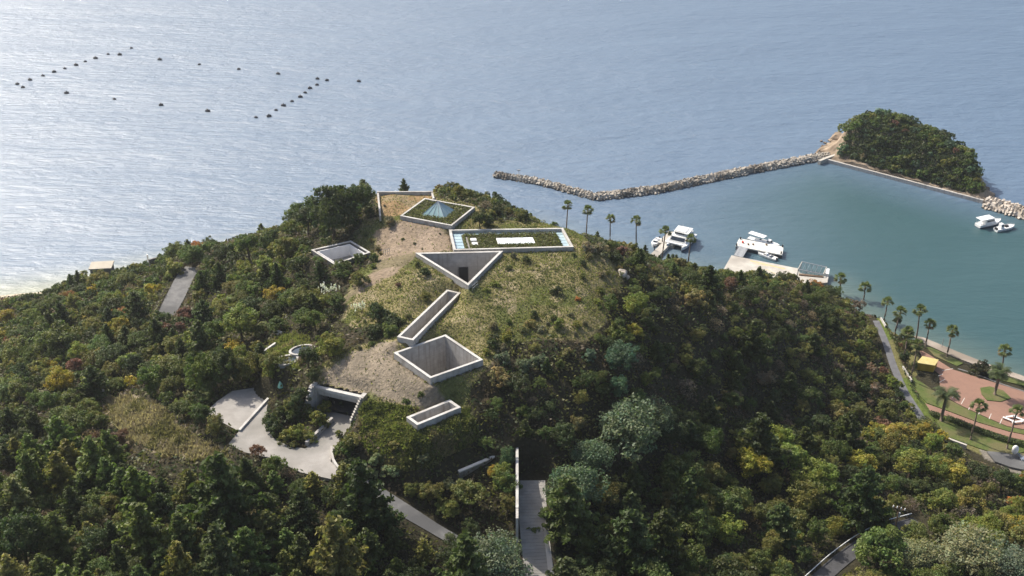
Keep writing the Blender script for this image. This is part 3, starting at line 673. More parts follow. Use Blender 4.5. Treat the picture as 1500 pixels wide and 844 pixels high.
MB().box((mid[0] + v_[0] * (dpt / 2 + 1.2), mid[1] + v_[1] * (dpt / 2 + 1.2), zl - pz - .95), (Lw, dpt, .3), ang).build('ceiling', M['concrete_dark'], pr)
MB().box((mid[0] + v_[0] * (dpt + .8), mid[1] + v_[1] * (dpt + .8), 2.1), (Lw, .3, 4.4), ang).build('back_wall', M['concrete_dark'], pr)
MB().box((mid[0] + v_[0] * (dpt / 2), mid[1] + v_[1] * (dpt / 2 + 1.0), .03), (Lw, dpt, .1), ang).build('floor', M['asphalt_dark'], pr)  # dark asphalt puts the shade of the hall into its floor colour
for s_ in (-1, 1):
    q = mid + u * s_ * (Lw / 2 - .15); MB().box((q[0] + v_[0] * dpt / 2, q[1] + v_[1] * dpt / 2, 2.1), (.3, dpt, 4.35), ang).build('side_wall', M['concrete'], pr)
    q = mid + u * s_ * (Lw / 2 + .35); MB().box((q[0] + v_[0] * .2, q[1] + v_[1] * .2, 2.2), (.75, 1.5, 5.2), ang).build('pier', M['concrete'], pr)
    # stepped wing wall falling towards the forecourt
    wm_ = MB(); steps = 9; ln_ = 8.2 if s_ > 0 else 8.6
    end = WL(513, 621, pz + .2)[:2] if s_ > 0 else WL(444, 612, pz + .2)[:2]
    st = mid + u * s_ * (Lw / 2 + .35) - v_ * .55
    for k_ in range(steps):
        f0, f1 = k_ / steps, (k_ + 1) / steps; a_ = st * (1 - f0) + end * f0; b_ = st * (1 - f1) + end * f1; d_ = b_ - a_; mm = (a_ + b_) / 2; hgt = 4.7 * (1 - f0 * .88)
        wm_.box((mm[0], mm[1], hgt / 2 - .3), (np.linalg.norm(d_), .6, hgt + .6), math.atan2(d_[1], d_[0]))
    wm_.build('stepped_wall', M['concrete'], pr)

def thing_mb(name, mb, mat, label, cat, group=None): return tag(mb.build(name, mat), label, cat, group)
w1 = MB(); wall_line(w1, [tuple(P(x, y, pz)) for x, y in [(449,653),(487,617)]], .45, lambda q: pz - .5, lambda q: pz + .75)
thing_mb('low_wall', w1, M['concrete'], 'low concrete wall on the right edge of the planted island facing the entrance portal', 'wall')
w1 = MB(); wall_line(w1, [tuple(P(x, y, pz)) for x, y in [(351,632),(374,606),(399,579)]], .4, lambda q: pz - .5, lambda q: pz + .35)
thing_mb('kerb_wall', w1, M['concrete_rim'], 'thin concrete kerb crossing the forecourt between the parking bay and the drive', 'kerb')
w1 = MB(); wall_line(w1, [tuple(P(x, y, pz)) for x, y in [(486,657),(475,672),(500,692)]], .35, lambda q: pz - .5, lambda q: pz + .5)
thing_mb('corner_kerb', w1, M['concrete_rim'], 'pale angled kerb where the access road leaves the forecourt below the portal', 'kerb')
# ramp walls
w1 = MB(); wall_line(w1, [(P(757.5,660,40.8)[0], P(757.5,652,40.8)[1], 0), (P(757.5,775,38.6)[0], P(757.5,775,38.6)[1], 0)], .38, lambda q: 31, lambda q: 40.6)
tw = empty('tall_garden_wall', (0, 0, 0)); tag(tw, 'tall thin concrete wall along the left side of the ramp path, its top sunlit', 'wall')
w1.build('wall', M['concrete'], tw); w2 = MB(); wall_line(w2, [(P(757.5,660,40.8)[0], P(757.5,656,40.8)[1], 0), (P(757.5,775,38.6)[0], P(757.5,760,38.6)[1], 0)], .42, lambda q: 40.603, lambda q: 40.7); w2.build('coping', M['concrete_rim'], tw)
w1 = MB(); wall_line(w1, [tuple(P(x, y, 35.4 - max(0, (y - 740)) * .022)) for x, y in [(796,737),(799,770),(803,810),(808,850),(814,930)]], .75, lambda q: q[2] - 2, lambda q: q[2] + .35)
thing_mb('ramp_side_wall', w1, M['concrete_rim'], 'wide low concrete wall along the right side of the ramp path', 'wall')
# mossy retaining wall with an opening
rw = empty('retaining_wall', tuple(P(706, 690, 35))); tag(rw, 'overgrown retaining wall with a dark square opening, left of the ramp path', 'wall')
O = P(706, 690, 35); w1 = MB()
ra, rb_ = P(672, 690, 40.2) - O, P(743, 657, 40.6) - O
d_ = (rb_ - ra)[:2]; L_ = np.linalg.norm(d_); ang = math.atan2(d_[1], d_[0]); mm = (ra + rb_)[:2] / 2
MB().box((mm[0], mm[1], 2.0), (L_, .5, 6.0), ang).build('wall', M['concrete_dark'], rw)
MB().box((mm[0], mm[1], 5.1), (L_, .55, .2), ang).build('coping', M['concrete_rim'], rw)
q = ra[:2] + d_ * .80; nn = np.array([d_[1], -d_[0]]) / L_
MB().box((q[0] + nn[0] * .27, q[1] + nn[1] * .27, 2.6), (2.0, .08, 2.6), ang).build('opening', M['dark'], rw)  # black panel on the wall face, standing for the shade inside
MB().box((q[0] + nn[0] * .5, q[1] + nn[1] * .5, 4.15), (2.5, 1.0, .3), ang).build('lintel', M['concrete'], rw)

# ------------------------------------------------------------------ oval pools left of the portal
for (g0, rx, ry, rot, lab) in [(BASINS[0],2.3,1.6,.5,'oval concrete basin with dark water in the clearing, the upper of two'), (BASINS[1],2.3,1.6,.5,'oval concrete basin with dark water in the clearing, the lower of two')]:
    po_ = [(math.cos(t_) * rx * math.cos(rot) - math.sin(t_) * ry * math.sin(rot), math.cos(t_) * rx * math.sin(rot) + math.sin(t_) * ry * math.cos(rot)) for t_ in np.linspace(0, 2 * math.pi, 32, endpoint=False)]
    pi_ = [(p[0] * .82, p[1] * .82) for p in po_]
    r_ = empty('oval_basin', (g0[0], g0[1], g0[2] + .35)); tag(r_, lab, 'basin')
    MB().ring(po_, pi_, -1.6, .25).build('rim', M['concrete_rim'], r_)
    MB().prism([(p[0] * .98, p[1] * .98) for p in pi_], -1.0, .05).build('water', surf('still_dark_water', (.03, .045, .06), (.04, .06, .08), 1, .05, spec=.6), r_)
w1 = MB(); wall_line(w1, [tuple(G(x, y)) for x, y in [(368,532),(390,518),(404,507)]], .4, lambda q: q[2] - 1, lambda q: q[2] + .7)
thing_mb('boundary_wall', w1, M['concrete_rim'], 'low pale wall half hidden by trees above the parking bay', 'wall')
w1 = MB(); wall_line(w1, [tuple(G(x, y)) for x, y in [(401,487),(413,493)]], .3, lambda q: q[2] - 1, lambda q: q[2] + .9)
thing_mb('boundary_wall', w1, M['concrete_rim'], 'short pale wall end at the top of the basin clearing', 'wall')

# ------------------------------------------------------------------ coast building and details on the left
g0 = P(149, 391, 12.5)
bl_ = empty('coast_building', (g0[0], g0[1], 9.5)); tag(bl_, 'low grey building with a flat cream roof behind the trees on the left shore', 'building')
MB().box((0, 0, 0), (5.2, 3.6, 6.5), .12).build('wall', M['concrete_dark'], bl_)
MB().box((0, 0, 3.42), (5.7, 4.2, .3), .12).build('roof', surf('cream_roof', (.38, .34, .27), (.46, .42, .34), .5, .8), bl_)
for x_ in (-1.8, -.2, 1.4): MB().box((x_ + .3, -1.82, 1.2), (1.1, .1, 1.2), .12).build('window', M['darkglass'], bl_)
w1 = MB(); wall_line(w1, [tuple(P(x, y, 17.5)) for x, y in [(218,382),(238,376)]], .4, lambda q: 10, lambda q: 17.8)
thing_mb('coast_wall', w1, M['concrete_dark'], 'dark wall standing on the left ridge by a white post', 'wall')
g0 = G(218, 388); thing_mb('white_post', MB().tube([(g0[0], g0[1], g0[2] - .5), (g0[0], g0[1], g0[2] + 3.2)], .22, 8), M['white'], 'stubby white post in front of the dark wall on the left ridge', 'post')

# ------------------------------------------------------------------ small things on the hill
def sign(px, py, h_, lab, bw=1.0, bh=.6):
    g0 = G(px, py); r_ = empty('sign_board', tuple(g0), .2); tag(r_, lab, 'sign')
    MB().tube([(0, 0, -.3), (0, 0, h_)], .06, 6).build('post', M['steel'], r_); MB().box((0, -.08, h_), (bw, .06, bh)).build('panel', M['white'], r_)
sign(151, 583, 1.6, 'small white sign board on a post at the left end of the dry grass mound')
def railing(px1, py1, px2, py2, h_, lab):
    a_, b_ = G(px1, py1), G(px2, py2); r_ = empty('railing', tuple(a_)); tag(r_, lab, 'railing'); rl = MB(); b2 = b_ - a_
    for hh in (h_, h_ * .55): rl.tube([(0, 0, hh), (b2[0], b2[1], b2[2] + hh)], .035, 5)
    rl.build('rail', M['steel'], r_)
    for k_ in range(4): q = b2 * k_ / 3; MB().tube([(q[0], q[1], q[2] - .3), (q[0], q[1], q[2] + h_)], .04, 5).build('post', M['steel'], r_)
railing(562, 375, 571, 373, 1.2, 'short steel railing at the edge of the bare terrace right of the sky room')
railing(692, 428, 700, 422, 1.2, 'short steel railing below the tip of the triangular courtyard')
for (px, py, s_, lab) in [(911,404,.95,'pale boulder at the right edge of the hilltop meadow'),(918,409,.5,'smaller pale boulder beside the big one at the meadow edge')]:
    g0 = G(px, py); me = bpy.data.meshes.new('boulder'); import bmesh
    bm = bmesh.new(); bmesh.ops.create_icosphere(bm, subdivisions=3, radius=s_)
    for v in bm.verts: v.co *= 1 + .22 * math.sin(v.co.x * 2.3 + 1) * math.cos(v.co.z * 3.1) + .1 * math.sin(v.co.y * 5); v.co.z *= .95
    bm.to_mesh(me); bm.free(); me.update(); o = link('boulder', me, M['rock_pale']); o.location = (g0[0], g0[1], g0[2] + s_ * .35); tag(o, lab, 'boulder')
g0 = G(411, 567); thing_mb('green_marker', MB().tube([(g0[0], g0[1], g0[2]), (g0[0], g0[1], g0[2] + .5), (g0[0], g0[1], g0[2] + 1.1)], [.5, .35, .05], 8), surf('pale_green_cloth', (.25, .5, .38), (.32, .58, .45), 2, .7), 'small pale green cone shaped cover near the lower oval basin', 'cover')
# ------------------------------------------------------------------ foliage: leaves, crowns, trunks
def foliage_mat(name, trans=.35):
    m = bpy.data.materials.new(name); m.use_nodes = True; n = m.node_tree; n.nodes.clear(); l = n.links
    o = nd(n, 'ShaderNodeOutputMaterial'); oi = nd(n, 'ShaderNodeObjectInfo'); at = nd(n, 'ShaderNodeAttribute', attribute_name='tint')
    mx = nd(n, 'ShaderNodeVectorMath', operation='MULTIPLY'); l.new(oi.outputs['Color'], mx.inputs[0]); l.new(at.outputs['Color'], mx.inputs[1])
    d = nd(n, 'ShaderNodeBsdfPrincipled'); l.new(mx.outputs[0], d.inputs['Base Color']); d.inputs['Roughness'].default_value = .55; d.inputs['Specular IOR Level'].default_value = .28
    t = nd(n, 'ShaderNodeBsdfTranslucent'); sc_ = nd(n, 'ShaderNodeVectorMath', operation='MULTIPLY'); l.new(mx.outputs[0], sc_.inputs[0]); sc_.inputs[1].default_value = (1.2, 1.35, .75)
    l.new(sc_.outputs[0], t.inputs['Color'])
    s = nd(n, 'ShaderNodeMixShader'); s.inputs[0].default_value = trans; l.new(d.outputs[0], s.inputs[1]); l.new(t.outputs[0], s.inputs[2]); l.new(s.outputs[0], o.inputs['Surface'])
    return m
M['leaf'] = foliage_mat('leaves')
def unit(v): return v / (np.linalg.norm(v, axis=-1, keepdims=True) + 1e-9)
def leaf_quads(c, nrm, size, rg, asp=1.5, along=None):
    """small leaf faces centred on c, facing nrm"""
    n = len(c); a_ = rg.normal(size=(n, 3)) if along is None else along
    u = unit(np.cross(nrm, a_)); v = unit(np.cross(nrm, u)); s = (size * rg.uniform(.7, 1.3, n))[:, None]
    u, v = u * s * .5, v * s * .5 * asp
    V = np.stack([c - v, c + u * .9, c + v, c - u * .9], 1).reshape(-1, 3)
    return V, np.arange(4 * n).reshape(n, 4)
def crown_round(seed, nclump=60, per=34, leaf=.10, flat=.75, lobes=7, open_=0.0, fuzz=.2):
    """unit-radius broadleaf crown sitting on z=0"""
    rg = np.random.default_rng(seed); L = []
    for k in range(lobes):
        th = rg.uniform(0, 6.283); r = rg.uniform(.15, .62) if k else 0; L.append((r * math.cos(th), r * math.sin(th), rg.uniform(.30, .85) * flat if k else flat * .75, rg.uniform(.34, .52)))
    C_, N_ = [], []
    for k in range(nclump):
        lx, ly, lz, lr = L[rg.integers(lobes)]; d = unit(rg.normal(size=3) + np.array([0, 0, .55]))
        C_.append(np.array([lx, ly, lz]) + d * lr * rg.uniform(.75, 1.08)); N_.append(d)
    C_, N_ = np.array(C_), np.array(N_); cr = rg.uniform(.12, .24, nclump)
    d = unit(rg.normal(size=(nclump, per, 3)) + N_[:, None] * .6)
    c = C_[:, None] + d * (cr[:, None, None] * rg.uniform(.5, 1.12, (nclump, per, 1))) * np.array([1, 1, .75])
    nr = unit(d * .7 + rg.normal(size=d.shape) * .55 + np.array([0, 0, .35]))
    tint = rg.uniform(.72, 1.28, (nclump, 1)) * rg.uniform(.85, 1.15, (nclump, per))
    warm = rg.uniform(-.14, .16, (nclump, 1)) + rg.uniform(-.05, .05, (nclump, per))
    col_ = np.stack([tint * (1 + warm), tint, tint * (1 - warm * .5)], -1).reshape(-1, 3)
    c = c.reshape(-1, 3); nr = nr.reshape(-1, 3); c[:, 2] = np.maximum(c[:, 2], .02)
    V, F = leaf_quads(c, nr, leaf, rg); return V, F, col_
def crown_pine(seed, levels=11, leaf=.055, per=9, rad=.30, droop=.0):
    """unit-height conifer with whorled boughs"""
    rg = np.random.default_rng(seed); c, nr, al, tt = [], [], [], []
    for i in range(levels):
        f = i / (levels - 1); z = .10 + .84 * f; rr = rad * (1 - f) ** .75 * rg.uniform(.85, 1.15) + .03; nb = int(round(7 - 3 * f))
        a0 = rg.uniform(0, 6.28)
        for b_ in range(nb):
            th = a0 + 6.283 * b_ / nb + rg.normal() * .25; R_ = rr * rg.uniform(.6, 1.2); nt_ = max(2, int(R_ / .045)); tn = rg.uniform(.7, 1.3)
            for k in range(nt_):
                q = (k + 1) / nt_; p = np.array([math.cos(th) * R_ * q, math.sin(th) * R_ * q, z + .07 * q * q - droop * q])
                for s in range(per):
                    o = rg.normal(size=3) * np.array([.022, .022, .014]); c.append(p + o); al.append(unit(np.array([math.cos(th), math.sin(th), 1.0]) + rg.normal(size=3) * .5)); nr.append(unit(rg.normal(size=3) + [0, 0, 1.0])); tt.append(tn * rg.uniform(.8, 1.2) * (1 + .25 * q))
    for s in range(14): c.append(np.array([0, 0, .9 + .1 * s / 14])); nr.append(unit(rg.normal(size=3))); al.append(np.array([0, 0, 1.0])); tt.append(1.2)
    c, nr, al, tt = map(np.array, (c, nr, al, tt)); V, F = leaf_quads(c, nr, leaf, rg, 1.6, np.cross(nr, al)); w_ = rg.uniform(-.08, .1, len(tt))
    return V, F, np.stack([tt * (1 + w_), tt, tt * (1 - w_)], -1)
def crown_twiggy(seed, n=420, leaf=.07):
    rg = np.random.default_rng(seed); d = unit(rg.normal(size=(n, 3)) + [0, 0, .5]); r = rg.uniform(.35, 1.05, (n, 1)) ** .6
    c = d * r * np.array([.9, .9, .8]) + [0, 0, .25]; c[:, 2] = np.maximum(c[:, 2], .05)
    V, F = leaf_quads(c, unit(rg.normal(size=(n, 3)) + [0, 0, .4]), leaf, rg, 3.0, np.cross(d, rg.normal(size=(n, 3)))); t = rg.uniform(.6, 1.4, n); return V, F, np.stack([t, t, t], -1)
def trunk_mesh(hgt, r, seed, limbs=5, spread=.5, name='trunk'):
    rg = np.random.default_rng(seed); mb = MB(); k = 5; lean = rg.normal(size=2) * .04 * hgt
    pth = [(lean[0] * (i / k) ** 2, lean[1] * (i / k) ** 2, hgt * i / k - .08 * hgt * (i == 0)) for i in range(k + 1)]
    mb.tube(pth, [r * (1 - .72 * i / k) for i in range(k + 1)], 6)
    for _ in range(limbs):
        f = rg.uniform(.45, .9); th = rg.uniform(0, 6.283); b0 = np.array([lean[0] * f * f, lean[1] * f * f, hgt * f]); d = np.array([math.cos(th), math.sin(th), .75]) * spread * rg.uniform(.6, 1)
        mb.tube([b0, b0 + d * .5 + [0, 0, .02], b0 + d], [r * .4, r * .28, r * .1], 5)
    me = bpy.data.meshes.new(name); me.from_pydata(mb.v, [], mb.f); me.update()
    me.materials.append(M['bark']); return me
PROTO = {}
def proto(kind, name, crowns, trunks):
    L = []
    for cw, tm in zip(crowns, trunks):
        V, F, c = cw; me = np_mesh('crown', V, F, facecol=c); me.materials.append(M['leaf']); L.append((me, tm))
    PROTO[kind] = (name, L)
def shift(cw, dz, k=1.0):
    V, F, c = cw; V = V * k; V[:, 2] += dz; return V, F, c
proto('broad', 'broadleaf_tree', [shift(crown_round(100 + i, [70, 110, 90, 130, 80, 100, 60][i], 56, .062, [.8, .7, .95, .75, 1.1, .65, .85][i], [8, 12, 6, 14, 7, 10, 5][i]), .30) for i in range(7)], [trunk_mesh(.95, .07, i, 6) for i in range(7)])
proto('feather', 'broadleaf_tree', [shift(crown_round(150 + i, 240, 30, .048, .72, 10), .30) for i in range(3)], [trunk_mesh(.95, .06, 20 + i, 7) for i in range(3)])
proto('pine', 'pine_tree', [crown_pine(200 + i, 11, .048, 14, [.40, .46, .36, .50, .42, .38][i]) for i in range(6)], [trunk_mesh(.93, .022, 30 + i, 0) for i in range(6)])
proto('redpine', 'pine_tree', [shift(crown_round(250 + i, 56, 50, .058, .55, 9), .45) for i in range(5)], [trunk_mesh(1.0, .05, 40 + i, 6) for i in range(5)])
proto('shrub', 'shrub', [crown_round(300 + i, 52, 50, .085, .72, 5) for i in range(6)], [trunk_mesh(.5, .05, 50 + i, 5, .4, 'stem') for i in range(6)])
proto('twiggy', 'bare_shrub', [crown_twiggy(350 + i) for i in range(4)], [trunk_mesh(.5, .03, 60 + i, 9, .6, 'stem') for i in range(4)])
COLS = {
 'dark': (.056, .074, .026), 'green': (.094, .122, .034), 'olive': (.145, .145, .045), 'lime': (.175, .19, .045), 'yellow': (.30, .245, .045), 'gold': (.30, .235, .05),
 'silver': (.112, .148, .098), 'grey': (.18, .165, .115), 'red': (.155, .080, .060), 'orange': (.31, .14, .045), 'mauve': (.185, .14, .115), 'bluegreen': (.08, .13, .078), 'pale': (.21, .225, .12), 'khaki': (.20, .175, .08)}
WORD = {'dark': 'dark green', 'green': 'mid green', 'olive': 'olive green', 'lime': 'yellowish green', 'yellow': 'yellowing', 'gold': 'golden yellow', 'silver': 'silvery green', 'grey': 'grey green', 'red': 'reddish', 'orange': 'orange', 'mauve': 'mauve brown', 'bluegreen': 'bluish green', 'pale': 'pale green','khaki':'khaki'}
CATS = {'broad': 'tree', 'feather': 'tree', 'pine': 'pine tree', 'redpine': 'pine tree', 'shrub': 'shrub', 'twiggy': 'bare shrub'}
ROOTS = {}
def plant(kind, pos, r, rz, colname, label, group=None, sz=None, hs=1.0, jit=.18, rg=R):
    """r = crown radius (broadleaf, shrub) or height (pine)"""
    name, L = PROTO[kind]; i = int(rg.integers(len(L))); key = (kind, i)
    if key not in ROOTS:
        e_ = empty(name); cr = bpy.data.objects.new('crown', L[i][0]); col.objects.link(cr); cr.parent = e_
        tr = bpy.data.objects.new('trunk' if kind not in ('shrub', 'twiggy') else 'stem', L[i][1]); col.objects.link(tr); tr.parent = e_
        ROOTS[key] = (e_, cr, tr); o, c_ = e_, cr
    else:
        e0, c0, t0 = ROOTS[key]; o = e0.copy(); c_ = c0.copy(); t_ = t0.copy()
        for q in (o, c_, t_): col.objects.link(q)
        c_.parent = o; t_.parent = o
    o.location = (pos[0], pos[1], pos[2] - .05); o.rotation_euler = (0, 0, rz); k = r
    o.scale = (k, k, k * hs)
    b = np.array(COLS[colname]) * (1 + rg.uniform(-jit, jit)) * np.array([1.11 + rg.uniform(-.12, .12), 1.12, 1 + rg.uniform(-.15, .15)])
    c_.color = (*[float(x) for x in b], 1)
    for q in ('group',):
        if q in o: del o[q]
    tag(o, label, CATS[kind], group); return o

# ---- where trees must not stand: the cleared places seen in the photograph
CLEAR = [Z_PLATEAU, Z_MOUND,
 [(303,607),(318,590),(342,578),(380,572),(402,574),(388,592),(386,622),(398,645),(425,660),(448,662),(470,642),(488,626),(485,600),(474,580),(466,558),(535,572),(534,590),(516,628),(500,642),(488,656),(486,680),(455,692),(430,680),(400,664),(350,655),(335,650),(349,632),(320,620)],
 [(528,590),(600,600),(690,580),(700,640),(660,668),(600,680),(560,690),(530,650)],
 [(762,705),(800,705),(808,844),(770,844)], [(752,655),(762,655),(762,775),(752,775)],
 [(268,396),(284,396),(278,420),(262,455),(238,462),(250,425)],
 [(1292,470),(1300,470),(1308,500),(1318,520),(1335,560),(1340,565),(1318,560),(1306,530)],
 [(1340,490),(1640,600),(1640,700),(1500,640),(1400,605),(1385,625),(1350,612),(1330,560),(1338,520)],
 [(1385,625),(1500,655),(1500,690),(1470,680),(1440,664),(1400,648)],
 [(1200,868),(1215,826),(1262,788),(1300,772),(1302,780),(1262,800),(1228,868)],
 [(415,498),(432,490),(450,503),(445,515),(425,530),(405,525)], [(500,694),(560,722),(555,732),(505,704)],
 [(672,690),(743,655),(743,690),(720,705)], [(1440,655),(1500,662),(1500,690),(1460,680)],
]
SHRUBOK = [[(390,585),(450,560),(462,600),(487,612),(448,655),(400,640),(386,615)]]
MK = np.zeros((260, 420), bool)    # 4 px cells, offset so that off-frame places count as well
_my, _mx = np.mgrid[0:260, 0:420]; _X = _mx * 4 - 80 + 2.0; _Y = _my * 4 - 40 + 2.0
for z_ in CLEAR: MK |= inpoly(_X, _Y, z_)
def cleared(px, py, rx, ry):
    i0, i1 = int((px - rx + 80) / 4), int((px + rx + 80) / 4) + 1; j0, j1 = int((py - ry + 40) / 4), int((py + ry + 40) / 4) + 1
    s = MK[max(j0, 0):max(j1, 0), max(i0, 0):max(i1, 0)]
    return s.size > 0 and s.mean() > .12
def on_structure(x, y, r):
    for line, hw in ((COURTROAD, 1.2), (LEFTROAD, 2.2), (PATH, 2.5), (SERVICE, 1.6), (SIDEROAD, .9), (WALK, 1.2)):
        if segdist(np.array([x]), np.array([y]), line)[0][0] < hw + r * .35: return True
    for po_ in (FORECOURT, PLAZA, QUAY) + tuple(c_[0] for c_ in COURTS.values()):
        if inpoly(np.array([x]), np.array([y]), po_)[0] or segdist(np.array([x]), np.array([y]), po_, True)[0][0] < r * .6: return True
    return False
PLACED = []; CELL = {}
def free(x, y, r, k=.62):
    cx_, cy_ = int(x // 5), int(y // 5)
    for i in range(cx_ - 2, cx_ + 3):
        for j in range(cy_ - 2, cy_ + 3):
            for (a_, b_, q) in CELL.get((i, j), ()):
                if (a_ - x) ** 2 + (b_ - y) ** 2 < ((q + r) * k) ** 2: return False
    return True
def occupy(x, y, r): CELL.setdefault((int(x // 5), int(y // 5)), []).append((x, y, r))

